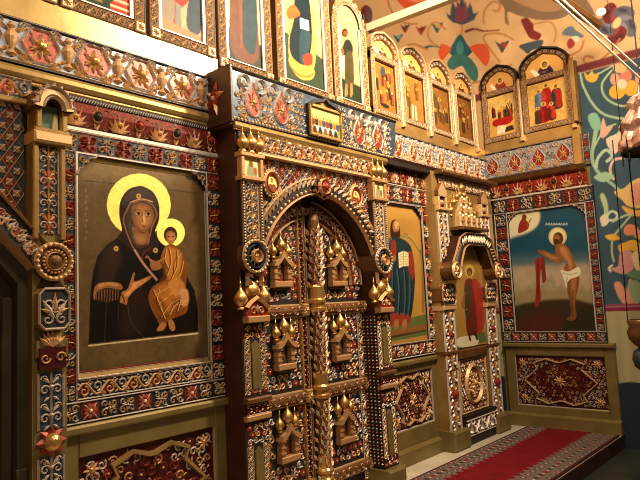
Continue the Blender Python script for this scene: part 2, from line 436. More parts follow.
# ------------------------------------------------------------------ painted surfaces: a fine grid whose colours are painted point by point
class Canvas:
    def __init__(s, u0, u1, v0, v1, res, mapper, ground='888888'):
        s.b = (u0, u1, v0, v1); s.nu = max(4, int((u1 - u0) * res)) + 1; s.nv = max(4, int((v1 - v0) * res)) + 1
        s.c = np.ones((s.nv, s.nu, 3)) * lin(ground); s.map = mapper; s.mask = None
        s.rng = np.random.default_rng(5)
    def g(s, pts, raw=False):
        q = np.array([p if raw else s.map(*p) for p in pts], float)
        u0, u1, v0, v1 = s.b
        q[:, 0] = (q[:, 0] - u0) / (u1 - u0) * (s.nu - 1); q[:, 1] = (q[:, 1] - v0) / (v1 - v0) * (s.nv - 1)
        return q
    def cover(s, q, soft=0):
        m = 3 + int(soft * 5)
        i0 = max(0, int(q[:, 0].min()) - m); i1 = min(s.nu - 1, int(q[:, 0].max()) + m); j0 = max(0, int(q[:, 1].min()) - m); j1 = min(s.nv - 1, int(q[:, 1].max()) + m)
        if i1 <= i0 or j1 <= j0: return None
        X, Y = np.meshgrid(np.arange(i0, i1 + 1), np.arange(j0, j1 + 1)); cov = np.zeros(X.shape)
        for ox, oy in ((-.3, -.15), (.15, -.3), (.3, .15), (-.15, .3)):
            x = X + ox; y = Y + oy; ins = np.zeros(X.shape, bool); n = len(q)
            for k in range(n):
                ax, ay = q[k]; bx, by = q[(k + 1) % n]
                if ay == by: continue
                ins ^= ((ay > y) != (by > y)) & (x < (bx - ax) * (y - ay) / (by - ay) + ax)
            cov += ins * .25
        if soft > 0:
            kk = max(1, int(round(soft))); pd = kk * 2 + 1; cov = np.pad(cov, pd, mode='edge')
            for ax in (0, 1):
                for _ in range(2):
                    acc = np.zeros_like(cov)
                    for o in range(-kk, kk + 1):
                        acc += np.roll(cov, o, ax)
                    cov = acc / (2 * kk + 1)
            cov = cov[pd:-pd, pd:-pd]
        return slice(j0, j1 + 1), slice(i0, i1 + 1), cov
    def fill(s, q, col, alpha=1.0, soft=0, col2=None, ga=None, gb=None):
        r = s.cover(q, soft)
        if r is None: return
        sj, si, cov = r; cov = (cov * alpha)[..., None]; c = lin(col)
        if col2 is not None:
            A, B = s.g([ga, gb]); X, Y = np.meshgrid(np.arange(si.start, si.stop), np.arange(sj.start, sj.stop))
            D = B - A; t = np.clip(((X - A[0]) * D[0] + (Y - A[1]) * D[1]) / (D @ D), 0, 1)[..., None]
            c = c * (1 - t) + lin(col2) * t
        s.c[sj, si] = s.c[sj, si] * (1 - cov) + c * cov
    def poly(s, pts, col, smooth=True, **k):
        if smooth and len(pts) > 3: pts = crom(pts, True)
        s.fill(s.g(pts), col, **k)
    def ell(s, x, y, rx, ry, col, rot=0, **k):
        cr, sr = math.cos(rot), math.sin(rot)
        s.fill(s.g([(x + rx * math.cos(a) * cr - ry * math.sin(a) * sr, y + rx * math.cos(a) * sr + ry * math.sin(a) * cr) for a in np.linspace(0, 2 * PI, 24, endpoint=False)]), col, **k)
    def line(s, pts, w, col, smooth=True, taper=1.0, **k):
        if smooth and len(pts) > 2: pts = crom(pts, False)
        L, Rr = [], []; n = len(pts)
        for i, (x, y) in enumerate(pts):
            x0, y0 = pts[max(0, i - 1)]; x1, y1 = pts[min(n - 1, i + 1)]; l = math.hypot(x1 - x0, y1 - y0) or 1
            nx, ny = -(y1 - y0) / l, (x1 - x0) / l; ww = w / 2 * (1 + (taper - 1) * i / max(1, n - 1))
            L.append((x + nx * ww, y + ny * ww)); Rr.append((x - nx * ww, y - ny * ww))
        s.fill(s.g(L + Rr[::-1]), col, **k)
    def noise(s, amp, cell, seed=1):
        rg = np.random.default_rng(seed); a = rg.normal(0, 1, (s.nv // cell + 3, s.nu // cell + 3))
        y = np.arange(s.nv) / cell; x = np.arange(s.nu) / cell; yi = y.astype(int); xi = x.astype(int); fy = (y - yi)[:, None]; fx = (x - xi)[None]
        z = (a[yi][:, xi] * (1 - fy) * (1 - fx) + a[yi + 1][:, xi] * fy * (1 - fx) + a[yi][:, xi + 1] * (1 - fy) * fx + a[yi + 1][:, xi + 1] * fy * fx)
        s.c *= np.clip(1 + amp * z, .2, 2.5)[..., None]
    def build(s, name, parent, d, material, pos=None, keep=None, wall='M', kind=None):
        u0, u1, v0, v1 = s.b; U, V = np.meshgrid(np.linspace(u0, u1, s.nu), np.linspace(v0, v1, s.nv))
        if pos is None: P = np.stack([U, np.full_like(U, -d), V], -1)
        else: P = pos(U, V)
        off = np.array(parent['_b']) if parent is not None else np.zeros(3)
        P = (P - off).reshape(-1, 3)
        I = np.arange(s.nu * s.nv).reshape(s.nv, s.nu)
        Fq = np.stack([I[:-1, :-1], I[:-1, 1:], I[1:, 1:], I[1:, :-1]], -1).reshape(-1, 4)
        if keep is not None:
            cu = ((U[:-1, :-1] + U[1:, 1:]) / 2).ravel(); cv = ((V[:-1, :-1] + V[1:, 1:]) / 2).ravel()
            Fq = Fq[np.array([keep(a, b) for a, b in zip(cu, cv)])]
        me = bpy.data.meshes.new(name); me.vertices.add(len(P)); me.vertices.foreach_set('co', P.ravel())
        me.loops.add(Fq.size); me.loops.foreach_set('vertex_index', Fq.ravel().astype(np.int32))
        me.polygons.add(len(Fq)); me.polygons.foreach_set('loop_start', (np.arange(len(Fq)) * 4).astype(np.int32))
        me.update(calc_edges=True)
        at = me.color_attributes.new('Col', 'FLOAT_COLOR', 'POINT')
        rgba = np.concatenate([np.clip(s.c, 0, 1), np.ones((s.nv, s.nu, 1))], -1).astype(np.float32)
        at.data.foreach_set('color', rgba.ravel())
        me.materials.append(MATS[material])
        if pos is not None: me.polygons.foreach_set('use_smooth', [True] * len(Fq))
        o = bpy.data.objects.new(name, me); COL.objects.link(o)
        if parent is not None: o.parent = parent; o['_b'] = [float(x) for x in off]
        else: place(o, wall, np.zeros(3))
        return o

def crom(pts, closed, k=5):
    n = len(pts); out = []
    for i in range(n if closed else n - 1):
        if closed: p0, p1, p2, p3 = pts[i - 1], pts[i], pts[(i + 1) % n], pts[(i + 2) % n]
        else: p0, p1, p2, p3 = pts[max(0, i - 1)], pts[i], pts[i + 1], pts[min(n - 1, i + 2)]
        for j in range(k):
            t = j / k
            out.append(tuple(.5 * (2 * p1[a] + (p2[a] - p0[a]) * t + (2 * p0[a] - 5 * p1[a] + 4 * p2[a] - p3[a]) * t * t + (3 * p1[a] - p0[a] - 3 * p2[a] + p3[a]) * t ** 3) for a in (0, 1)))
    if not closed: out.append(tuple(pts[-1]))
    return out

def struct(o):
    o['kind'] = 'structure'; return o

def wbox(name, x0, x1, y0, y1, z0, z1, mt, label=None):    # plain world box for the setting
    mb = MB(); mb.box(x0, x1, z0, z1, -y1, -y0, mt)
    return struct(mb.build(name))

# ================================================================== SETTING
wbox('floor', -2.2, XR, -6.5, -1.30, -0.25, -0.13, FLOORM)
wbox('trim_2', 0.0, XR, -1.305, -1.29, -0.25, 0.0, BROWN)
wbox('trim_1', 0.0, XR + .05, -1.29, 0.1, -0.25, 0.0, STONE)          # the raised step in front of the screen
wbox('wall_left', -2.2, -2.1, -6.5, 3.2, -0.25, 4.3, PLASTER)
wbox('wall_back', -2.1, XR + .3, 3.1, 3.3, -0.25, 8.5, PLASTER)

def P2(px, py): return on_vault(px, py)
cv = Canvas(-0.05, PI * VR, -5.0, 3.1, 62, on_vault, 'd6b080')
cv.noise(.05, 14, 2)
# painted flowers of the vault
TAN = 'b87f48'; TEAL = '2f6266'; SLATE = '4c5560'; REDF = 'd8603c'; MAR = '7c3430'
def vault_flowers(cv):
    cv.poly([(388, -18), (402, 6), (418, 14), (436, 8), (448, -6), (440, -30), (410, -34)], REDF)
    cv.poly([(396, -14), (408, 0), (424, 2), (438, -8), (430, -24), (408, -24)], 'e88a60')
    cv.line([(384, -20), (390, 8), (402, 22), (418, 24)], 1.6, TAN)
    cv.ell(366, 14, 6, 9, MAR); cv.ell(369, 15, 3.5, 8, '6a5a58')
    cv.poly([(448, 18), (452, 22), (462, 25), (474, 20), (479, 11), (474, 14), (470, 2), (466, 12), (462, -8), (458, 12), (452, 0), (450, 16), (446, 12)], SLATE, smooth=False)
    cv.poly([(455, 20), (462, 23), (468, 19), (466, 0), (462, 10), (457, 0)], '8a4a58', smooth=False)
    cv.line([(462, 25), (462, 36)], 1.5, TAN)
    cv.poly([(460, 34), (467, 44), (472, 52), (460, 60), (449, 52), (453, 44)], TEAL)
    cv.poly([(460, 40), (464, 48), (460, 56), (456, 48)], '4a8486')
    cv.poly([(452, 56), (460, 54), (470, 58), (478, 70), (476, 82), (468, 76), (462, 66), (452, 70), (447, 64)], '3f716a')
    cv.poly([(451, 48), (442, 44), (438, 52), (442, 60), (448, 54)], REDF); cv.poly([(470, 47), (484, 44), (490, 54), (486, 66), (478, 58)], REDF)
    cv.line([(500, 62), (484, 40), (488, 34), (502, 34), (514, 40)], 1.7, TAN); cv.line([(438, 46), (430, 40), (428, 30), (436, 22), (446, 30)], 1.5, TAN)
    for (x, y, r, c1, c2) in ((405, 28, 5, MAR, SLATE), (421, 30, 5.5, '9c4a38', MAR), (437, 27, 6, TEAL, 'd89a50'), (502, 46, 7, SLATE, '9c4a30'), (398, 38, 5, TEAL, '7aa0a0')):
        cv.poly([(x - r, y - r * .7), (x - r * .2, y - r * .3), (x + r, y - r * .8), (x + r * .4, y + r * .4), (x, y + r), (x - r * .5, y + r * .2)], c1)
        cv.ell(x + r * .2, y - r * .2, r * .45, r * .4, c2)
    cv.line([(424, 48), (432, 46), (442, 48)], 2.5, TEAL, taper=.3); cv.line([(465, 32), (474, 29), (484, 31), (500, 30)], 3, MAR, taper=.3)
    cv.line([(484, 24), (484, 12), (492, 2), (500, 4), (498, 11), (492, 10)], 1.8, TAN)
    cv.poly([(498, -6), (504, 8), (505, 22), (509, 25), (508, 12), (520, 16), (540, 20), (562, 18), (575, 10), (588, 16), (597, 24), (592, 8), (578, -8), (540, -18)], '8a7058')
    cv.poly([(512, -2), (530, 8), (548, 12), (566, 6), (560, -8), (530, -12)], 'b08a64')
    cv.poly([(521, 20), (527, 18), (533, 24), (534, 30), (541, 34), (538, 40), (530, 38), (526, 32)], MAR); cv.poly([(519, 46), (530, 42), (543, 40), (540, 48), (532, 50), (528, 54), (523, 50)], SLATE)
    cv.line([(534, 24), (550, 22), (556, 32), (554, 42)], 1.4, TAN)
    cv.poly([(562, 34), (566, 28), (572, 26), (576, 30), (584, 36), (578, 38), (570, 36)], '6d7f88'); cv.ell(575, 39, 5, 3, 'ead8c0'); cv.poly([(567, 42), (571, 38), (575, 43), (572, 48), (568, 48)], 'a8443c')
    for k in range(5):
        a = k * 2 * PI / 5 + .3
        cv.ell(617 + 12 * math.cos(a), 23 + 12 * math.sin(a), 11, 7.5, MAR if k % 2 else '6b6670', rot=a + .9)
        cv.ell(617 + 9 * math.cos(a + .3), 23 + 9 * math.sin(a + .3), 7, 3, 'a04a44' if k % 2 else '8a8890', rot=a + .9)
        cv.ell(617 + 14 * math.cos(a - .2), 23 + 14 * math.sin(a - .2), 5, 2, '5a3434' if k % 2 else '4c4c58', rot=a + 1.1)
    cv.line([(545, 60), (556, 48), (566, 56), (580, 50), (584, 40)], 2, TAN); cv.line([(470, 84), (496, 76), (512, 64)], 2, TAN); cv.line([(400, 52), (412, 44), (428, 50)], 2, TAN)
    cv.ell(617, 23, 3.5, 6, 'e8c890', rot=.5)
    cv.line([(594, 58), (586, 56), (584, 62), (594, 64), (612, 50), (620, 38)], 2, TAN)
    cv.line([(640, 40), (650, 10), (660, -10)], 2, TAN)
    cv.poly([(340, -14), (345, 0), (340, 12), (330, 6), (322, -10)], '3c6aa8')
vault_flowers(cv)
ceil = cv.build('ceiling', None, 0, MATT, pos=lambda U, V: np.stack([VX + VR * np.cos(U / VR), V, VZ + VR * np.sin(U / VR)], -1))
struct(ceil)

# right wall: blue-grey fresco with flowers, painted hanging cloth at the foot
w = Canvas(-3.0, 3.2, -0.2, 4.8, 100, lambda a, b: on_right(a, b, -.06), 'd6b080')
vault_flowers(w)
w.fill(w.g([(-3.1, -.3), (3.3, -.3), (3.3, 4.08), (-3.1, 4.08)], True), '465c66')
w.noise(.07, 10, 3); w.fill(w.g([(-3.1, -.3), (.05, -.3), (.05, 4.08), (-3.1, 4.08)], True), 'd6b080')
w.fill(w.g([(-3.1, 4.0), (3.3, 4.0), (3.3, 4.09), (-3.1, 4.09)], True), '7c3a3c'); w.fill(w.g([(-3.1, 3.985), (3.3, 3.985), (3.3, 4.0), (-3.1, 4.0)], True), 'c08a70')
VINE = 'b4c8a4'; VIN2 = '8fb09a'; YEL = 'e6b448'; PK = 'e2a68c'; CRM = 'ead8b8'
w.line([(580, 72), (584, 88), (596, 108), (612, 117), (640, 119), (652, 116)], 2.2, VINE); w.line([(612, 70), (602, 84), (606, 98), (622, 106), (642, 104)], 2, VINE)
w.line([(592, 76), (602, 72), (612, 66), (620, 64)], 1.6, VINE); w.line([(640, 112), (622, 128), (616, 138)], 2, VINE)
w.poly([(584, 72), (588, 75), (592, 71), (595, 75), (599, 73), (596, 81), (590, 82), (586, 79)], YEL)
w.ell(617, 92, 8, 7, YEL); w.ell(631, 88, 8, 8, YEL); w.ell(615, 79, 5, 6, PK); w.ell(626, 76, 6, 7, 'd88a70'); w.ell(620, 68, 7, 5, 'd8bc88'); w.ell(622, 84, 5, 5, CRM); w.ell(640, 78, 5, 6, PK)
w.line([(593, 118), (596, 128), (594, 142), (592, 158), (598, 172), (612, 184), (624, 194), (632, 200)], 4.5, 'a4c4a0', taper=.5)
w.poly([(588, 116), (596, 113), (601, 124), (597, 132), (591, 126)], '8fc0a0'); w.line([(594, 148), (600, 136), (606, 128), (616, 124)], 1.6, VINE)
w.poly([(600, 134), (603, 118), (607, 127), (613, 126), (608, 134), (603, 138)], 'e0b4a0'); w.poly([(606, 140), (616, 134), (624, 130), (622, 144), (614, 154)], 'e4d0b8'); w.line([(624, 130), (634, 124), (642, 122)], 2.4, CRM)
w.line([(596, 168), (598, 158), (606, 150), (612, 156), (606, 162)], 3, 'bcd0bc'); w.line([(614, 180), (610, 170), (614, 160), (624, 158)], 2.6, 'e2c4b0')
w.poly([(598, 174), (606, 172), (614, 176), (604, 182), (594, 178)], 'a8c8a8')
w.poly([(614, 192), (624, 188), (634, 180), (648, 178), (650, 200), (640, 208), (628, 206), (622, 200)], 'e0bc74'); w.poly([(630, 188), (640, 182), (648, 190), (640, 204), (632, 202)], 'd89a80'); w.poly([(622, 206), (634, 210), (646, 210), (640, 216), (628, 214)], YEL)
w.poly([(600, 196), (604, 194), (608, 206), (607, 220), (603, 226), (604, 210)], 'b8c89a')
w.line([(602, 226), (610, 212), (617, 214), (615, 220), (609, 220)], 2.4, 'cfdcc8'); w.line([(612, 222), (624, 216), (632, 214)], 2, VINE)
w.poly([(600, 218), (606, 214), (609, 222), (603, 226)], CRM); w.line([(632, 214), (622, 226), (613, 238), (612, 252), (614, 262)], 2, 'b0c0a0')
w.poly([(624, 228), (630, 224), (638, 228), (640, 234), (626, 235)], 'e0946c'); w.poly([(605, 236), (614, 234), (620, 239), (610, 240)], YEL); w.poly([(634, 236), (642, 234), (650, 240), (640, 240)], YEL)
w.poly([(618, 246), (626, 242), (634, 240), (642, 246), (640, 254), (630, 250), (622, 254)], YEL); w.poly([(620, 254), (628, 250), (634, 256), (634, 268), (626, 274), (616, 272), (611, 268), (618, 266)], 'd49a98'); w.poly([(632, 254), (640, 252), (644, 266), (638, 274), (634, 264)], 'e8d0a8')
w.line([(611, 272), (609, 268), (613, 265)], 2, CRM); w.poly([(626, 274), (640, 270), (650, 274), (640, 280)], '6f9a78')
w.poly([(614, 284), (620, 282), (626, 290), (630, 278), (636, 288), (640, 296), (634, 306), (624, 304), (618, 296)], 'dd9c84'); w.poly([(628, 284), (636, 280), (644, 290), (638, 304), (632, 298)], '9ab088')
zb = 1.37
w.fill(w.g([(-.1, -.3), (3.3, -.3), (3.3, zb), (-.1, zb)], True), 'b9ad84')
w.fill(w.g([(-.1, zb - .075), (3.3, zb - .075), (3.3, zb), (-.1, zb)], True), '8e2e4c'); w.fill(w.g([(-.1, zb - .03), (3.3, zb - .03), (3.3, zb - .02), (-.1, zb - .02)], True), 'c890a0')
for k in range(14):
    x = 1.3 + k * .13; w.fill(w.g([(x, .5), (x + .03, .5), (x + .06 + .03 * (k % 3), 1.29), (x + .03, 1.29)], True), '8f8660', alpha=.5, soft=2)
sc_ = [(-.1, -.3), (3.3, -.3)] + [(3.3 - t * .05, .42 + .13 * abs(math.sin(t * .05 * 4.2))) for t in range(69)]
w.fill(w.g(sc_, True), '2d3c48')
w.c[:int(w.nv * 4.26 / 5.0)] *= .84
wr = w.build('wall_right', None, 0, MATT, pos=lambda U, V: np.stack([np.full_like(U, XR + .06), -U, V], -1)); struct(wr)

# gilded board backing of the screen, up to the foot of the upper icons
for (a, b_, z0, z1, m_) in ((1.36, 2.70, 0, 2.9, OLIVE), (4.46, 5.72, 0, 2.9, OLIVE), (6.62, XR + .05, 0, 2.9, OLIVE), (-.6, XR + .05, 2.9, 3.34, GOLD)):
    b = MB(); b.box(a, b_, z0, z1, -.18, -.055, m_); struct(b.build('wall_front'))
b = MB(); b.box(0.0, 1.2, 0, 2.95, -.058, -.055, OLIVE)
struct(b.build('wall_right_backing', None, 'R'))

# ================================================================== CORNICES
def cornice(label, wall, u0, u1, v0, v1, d, shape, n, first, step, mw, mh, ledge=None, vases=True, pale=BLUE, lv=3.335):
    t = thing('cornice', label, 'cornice', (u0 + u1) / 2, v0, 0, wall, group='carved cornices', shift=d)
    mb = MB(); mb.box(u0, u1, v0, v1, 0, d, BROWN)
    mb.patch([(u0, v0), (u1, v0), (u1, v1), (u0, v1)], d + .001, pale)
    h = v1 - v0
    def red(u, v): return True
    x = first - step / 2
    while x < u1 - step * .2:
        for k in range(2):
            uu = x + k * step / 2
            if not (u0 + .02 < uu < u1 - .02): continue
            big = k == 1
            for sv in (1, -1):
                for sg in (1, -1):
                    c = (uu + sg * step * (.2 if not big else .22), v0 + h / 2 + sv * h * .34)
                    if u0 + .03 < c[0] < u1 - .03: mb.scroll(c[0], c[1], h * .12, (0 if sg > 0 else PI) + .5 * sv, 1.2, sg * sv, SILVER if sv > 0 else SCROLL, w=h * .05, h=h * .05, d=d + .001)
                    c = (uu + sg * step * .13, v0 + h / 2 + sv * h * .2)
                    if u0 + .02 < c[0] < u1 - .02: mb.leaf(c[0], c[1], sv * (PI / 2 - sg * .8), h * .22, h * .07, h * .05, SCROLL, d + .001)
            for q in range(6): 
                mb.dome(uu + random.uniform(-.1, .1), v0 + h * random.choice((.08, .92, .15, .85)), .008, .006, SCROLL, d + .001, 5, 1)
        x += step
    def free(u, v):
        if not (u0 + .02 < u < u1 - .02 and v0 + .03 < v < v1 - .03): return False
        f = (u - first) / step; a = abs(f - round(f)) * step
        return (a / (mw * .5)) ** 2 + ((v - v0 - h / 2) / (mh * .5)) ** 2 > 1.25 and not (vases and step / 2 - a < .05)
    area_scroll(mb, free, (u0, u1, v0, v1), .048, d + .0005, 9, grounds=(pale, BLUE), s=(SILVER, SCROLL), pf=0.0)
    mb.ribbon([(u0, v1 - .012), (u1, v1 - .012)], .02, .012, DARK, d + .001)
    mb.ribbon([(u0, v0 + .01), (u1, v0 + .01)], .014, .012, SILVER, d + .001)
    mb.build('frieze_band', t)
    for k in range(n): medallion(t, first + k * step, v0 + h * .5, mw, mh, d, shape, red=RED if shape == 'ogee' else PINK)
    if vases:
        for k in range(n + 1):
            u = first + (k - .5) * step
            if u0 + .03 < u < u1 - .03: vase(t, u, v0 + h * .5, h * .78, d)
    if ledge is not None:
        mb = MB(); mb.box(ledge[0], ledge[1], v1, lv, 0, d * .9 + .004, GOLD, .004); mb.build('ledge_board', t)
    return t

c1 = cornice('long carved cornice with red lobed medallions above the Mother and Child icon', 'M', .55, 2.66, 2.925, 3.18, .035, 'lobed', 6, .81, .317, .2, .2, ledge=(.55, 2.72), pale=PALE)
mb = MB(); mb.bar(.55, 2.68, 2.885, .04, GOLD, 0); mb.bar(.55, 2.68, 2.838, .014, GOLD, 0); mb.build('gilded_moulding', c1)
mb = MB(); strip(mb, 1.56, 2.808, 1.13, .035, 0, 'rope', .01, ground=DARK, s1=SILVER); mb.build('rope_moulding', c1)
c2 = cornice('long carved cornice of red drop medallions right of the royal doors', 'M', 4.46, XR, 2.925, 3.2, .035, 'ogee', 8, 4.71, .281, .15, .22, ledge=(4.46, XR), vases=False, pale=PALE)
mb = MB(); mb.prof([(-.05, 0), (-.05, .05), (-.02, .08), (.02, .1), (.03, .05)], 4.5, XR, 2.885, 0, BROWN); mb.box(4.45, 5.62, 2.83, 2.87, 0, .12, DARK); mb.build('dark_moulding', c2)
c3 = cornice('short carved cornice with four red medallions on right wall', 'R', .0, 1.1, 2.96, 3.28, .05, 'ogee', 4, .08, .288, .16, .22, vases=False, ledge=(0, 1.16), lv=3.42, pale=PALE)
mb = MB(); mb.box(1.06, 1.15, 2.93, 3.3, .0, .07, GOLD, .006); strip(mb, 1.19, 2.93, .36, .08, PI / 2, 'blocks', .02); mb.build('gilded_end_post', c3)
mb = MB(); mb.prof([(-.05, 0), (-.05, .05), (-.03, .09), (.02, .12), (.03, .05)], 0, 1.17, 2.92, 0, WOOD); mb.build('wooden_moulding', c3)

# projecting box over the royal doors
DB = .235
cb = thing('cornice_box', 'projecting carved box with red drop medallions over the royal doors', 'cornice', 3.58, 2.82, 0)
mb = MB(); U0, U1, V0, V1 = 2.63, 4.62, 2.82, 3.195
mb.prism([(U0, V0), (U1 - .08, V0), (U1 - .02, V0 + .12), (U1, V1), (U0 - .0, V1)], -.1, DB, BROWN, BLUE)
BOXM = (2.83, 3.11, 4.05, 4.32)
for u in BOXM:
    for sg in (1, -1):
        mb.scroll(u + sg * .07, V1 - .085, .066, -PI / 2, 1.3, sg, SILVER, w=.026, h=.022, d=DB + .001, n=16)
        mb.scroll(u + sg * .09, V0 + .05, .04, PI / 2, 1.1, -sg, SCROLL, d=DB + .001)
        mb.leaf(u + sg * .11, V0 + .16, PI / 2, .1, .03, .02, SCROLL, DB + .001); mb.leaf(u + sg * .11, V0 + .15, -PI / 2, .08, .03, .02, SILVER, DB + .001)
def freeb(u, v):
    if not (U0 + .03 < u < U1 - .1 and V0 + .03 < v < V1 - .03) or (v > V1 - .15 and any(abs(u - q) < .15 for q in BOXM)): return False
    if 3.36 < u < 3.80: return False
    return all(((u - q) / .075) ** 2 + ((v - V0 - .17) / .125) ** 2 > 1.2 for q in BOXM)
area_scroll(mb, freeb, (U0, U1, V0, V1), .052, DB + .0008, 4, grounds=(BLUE, FBLUE), s=(SILVER, SCROLL), pf=0.0)
for u in np.arange(U0 + .02, U1 - .06, .033): mb.dome(u, V0 + .012, .011, .014, SCROLL, DB, 6, 2)
mb.ribbon([(U0, V1 - .01), (U1, V1 - .01)], .03, .014, DARK, DB + .001)
mb.build('box_front', cb)
for u in BOXM:
    medallion(cb, u, V0 + .175, .15, .25, DB, 'ogee', red=RED)
mb = MB(); mb.box(U0 - .012, U0 + .012, V0 - .02, V1 + .01, -.1, DB + .012, BROWN, .004); mb.build('side_board', cb)
mb = MB(); mb.flower(0, 0, .06, 7, RED, SCROLL, 0); 
for k in range(5): mb.leaf(0, .02 - k * .01, k * 1.25, .12, .04, .02, RED if k % 2 else SCROLL, 0)
sd = mb.build('side_flower', None, base=(0, 0, 0)); sd.parent = cb
sd.location = (U0 - .014 - 3.58, -.07, .18); sd.rotation_euler = (0, 0, -PI / 2)

# ================================================================== RED ARCHITRAVES
def architrave(label, wall, u0, u1, v0, v1, k=1.0, g=FRED):
    t = thing('architrave', label, 'carved beam', (u0 + u1) / 2, v0, 0, wall, group='red carved beams over the large icons', shift=.045)
    mb = MB(); strip(mb, u0, (v0 + v1) / 2, u1 - u0, v1 - v0, 0, 'acanth', .0, ground=g, k=k * 1.3); mb.build('leaf_band', t)
    mb = MB(); mb.box(u0, u1, v0 - .02, v0 + .005, 0, .05, SILVER, .004); mb.build('silver_fillet', t)
    return t
architrave('red carved beam with gold leaves above the Mother and Child icon', 'M', 1.57, 2.70, 2.625, 2.79)
architrave('red carved beam with dark bosses above the icon holding an open book', 'M', 4.55, 5.52, 2.66, 2.83)
architrave('red carved beam with flowers above the half-naked saint on right wall', 'R', .02, 1.17, 2.70, 2.88, g=RED)

# ================================================================== CARVED ICON FRAMES
def carved_frame(label, wall, o, i, d=.05, double_bottom=0, lights=(FBLUE, FRED), k=1.0, s2=SILVER):
    (a0, a1, b0, b1), (c0, c1, e0, e1) = o, i     # outer, inner u0 u1 v0 v1
    t = thing('carved_frame', label, 'icon frame', (a0 + a1) / 2, b0, 0, wall, group='carved frames of the large icons', shift=.05)
    def one(name, u, v, L, W, ang, seed, kind='blocks', **kw):
        mb = MB()
        if ang == 0: mb.box(u, u + L, v - W / 2, v + W / 2, 0, d - .001, DARK)
        else: mb.box(u - W / 2, u + W / 2, v, v + L, 0, d - .001, DARK)
        strip(mb, u, v, L, W, ang, kind, d, seed, ground=lights[0], alt=lights[1], k=k, s2=s2, **kw); mb.build(name, t)
    tw, bw, lw, rw = b1 - e1, e0 - b0, c0 - a0, a1 - c1
    one('top_rail', a0, b1 - tw / 2, a1 - a0, tw, 0, 1)
    if double_bottom:
        one('bottom_rail', a0, b0 + bw / 4, a1 - a0, bw / 2, 0, 2, fl=True, altn=3); one('bottom_rail', c0, b0 + bw * .75, c1 - c0, bw * .46, 0, 3, 'vine')
    else: one('bottom_rail', a0, b0 + bw / 2, a1 - a0, bw, 0, 2, fl=True)
    one('left_stile', a0 + lw / 2, e0 if not double_bottom else b0 + bw / 2, (e1 - e0) if not double_bottom else e1 - b0 - bw / 2, lw, PI / 2, 4)
    one('right_stile', c1 + rw / 2, e0 if not double_bottom else b0 + bw / 2, (e1 - e0) if not double_bottom else e1 - b0 - bw / 2, rw, PI / 2, 5)
    for (pu, pv, su, sv) in ((c0, e1, 1, -1), (c1, e1, -1, -1)):        # stepped corner brackets
        mb = MB(); mb.push(pu, pv, 0, su, sv)
        q = [(0, 0), (.13, 0), (.11, .02), (.075, .025), (.07, .05), (.04, .055), (.035, .085), (.015, .09), (0, .13)]
        mb.prism(q, d - .02, d + .012, DARK, DARK); mb.ribbon(q[1:], .012, .012, SILVER, d + .012)
        mb.scroll(.035, .035, .026, 0, 1.2, 1, SCROLL, d=d + .012); mb.pop(); mb.build('corner_bracket', t)
    mb = MB(); r = [(c0, e0), (c1, e0), (c1, e1), (c0, e1)]
    mb.ribbon(r, .014, .012, s2, d + .001, 1, True, True); mb.build('inner_fillet', t)
    return t
carved_frame('blue and red carved frame around the large Mother and Child icon', 'M', (1.545, 2.70, .94, 2.605), (1.645, 2.575, 1.185, 2.475), .05, 1)
carved_frame('blue and red carved frame around the icon holding an open book', 'M', (4.50, 5.52, .97, 2.66), (4.63, 5.345, 1.115, 2.475), .05)
carved_frame('red and blue carved frame around the half-naked saint icon', 'R', (.05, 1.225, .965, 2.69), (.215, 1.13, 1.085, 2.5), .05)

# ================================================================== LARGE ICONS
def crop(x0, y0, s):            # enlarged-crop point -> photo point
    return lambda pts: [(x0 + x / s, y0 + y / s) for x, y in pts]

def icon_things(label, wall, u0, u1, v0, v1, d, cvs, name='icon', rim=None, keep=None):
    t = thing(name, label, 'icon', (u0 + u1) / 2, v0, 0, wall, group='large icons of the lower row', shift=.045)
    cvs.build('painted_panel', t, d, VARNISH, keep=keep)
    if rim:
        mb = MB()
        mb.ribbon([(u0, v0), (u1, v0), (u1, v1), (u0, v1)], rim[0], rim[0] * .5, rim[1], d, 1, True, True)
        mb.build('edge_strip', t)
    return t

# --- Mother and Child
mary = Canvas(1.645, 2.575, 1.215, 2.475, 290, on_main, '5c482a')
c = mary
c.noise(.10, 40, 4); c.noise(.06, 7, 5)
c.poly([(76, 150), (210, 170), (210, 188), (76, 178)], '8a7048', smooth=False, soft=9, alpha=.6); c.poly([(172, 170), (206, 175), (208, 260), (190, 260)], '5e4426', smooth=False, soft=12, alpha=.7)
c.line([(86, 180), (104, 182), (140, 186), (200, 193)], .7, '2e2010', alpha=.8); c.line([(105, 178), (106, 205)], .6, '4a3820', alpha=.6)
for k in range(9): c.ell(87 + (k % 2), 190 + k * 6, .8, 1.6, '9a8456', alpha=.5)
c.ell(140.3, 204.5, 32, 31.5, 'ffe87c'); c.ell(140.3, 204.5, 32.3, 31.8, 'a87a20', alpha=.15)  # bright yellow holds the sheen of gold leaf in the colour
A = crop(80, 160, 4.571); B = crop(80, 250, 4.57)
robe = [(118, 238), (108, 245), (99, 256), (95, 270), (92, 290), (91, 318), (90, 344), (200, 331.5), (199, 306), (196, 290), (190, 280), (186, 262), (176, 246), (160, 240), (150, 226)]
c.poly(robe, '160e09', smooth=False)
c.poly(B([(45, 435), (545, 378), (548, 384), (45, 441)]), 'c8b48c', smooth=False)
c.poly([(104, 252), (118, 243), (122, 262), (108, 290), (98, 300)], '3a261a', alpha=.7, soft=4); c.poly([(130, 290), (150, 292), (145, 330), (120, 335)], '2a1a12', soft=5, alpha=.8)
c.line([(108, 300), (106, 342)], .5, '4a3424'); c.line(B([(225, 240), (240, 330), (300, 400)]), .6, '5a4028', alpha=.7); c.line(B([(185, 240), (180, 330)]), .6, '4a3420', alpha=.7)
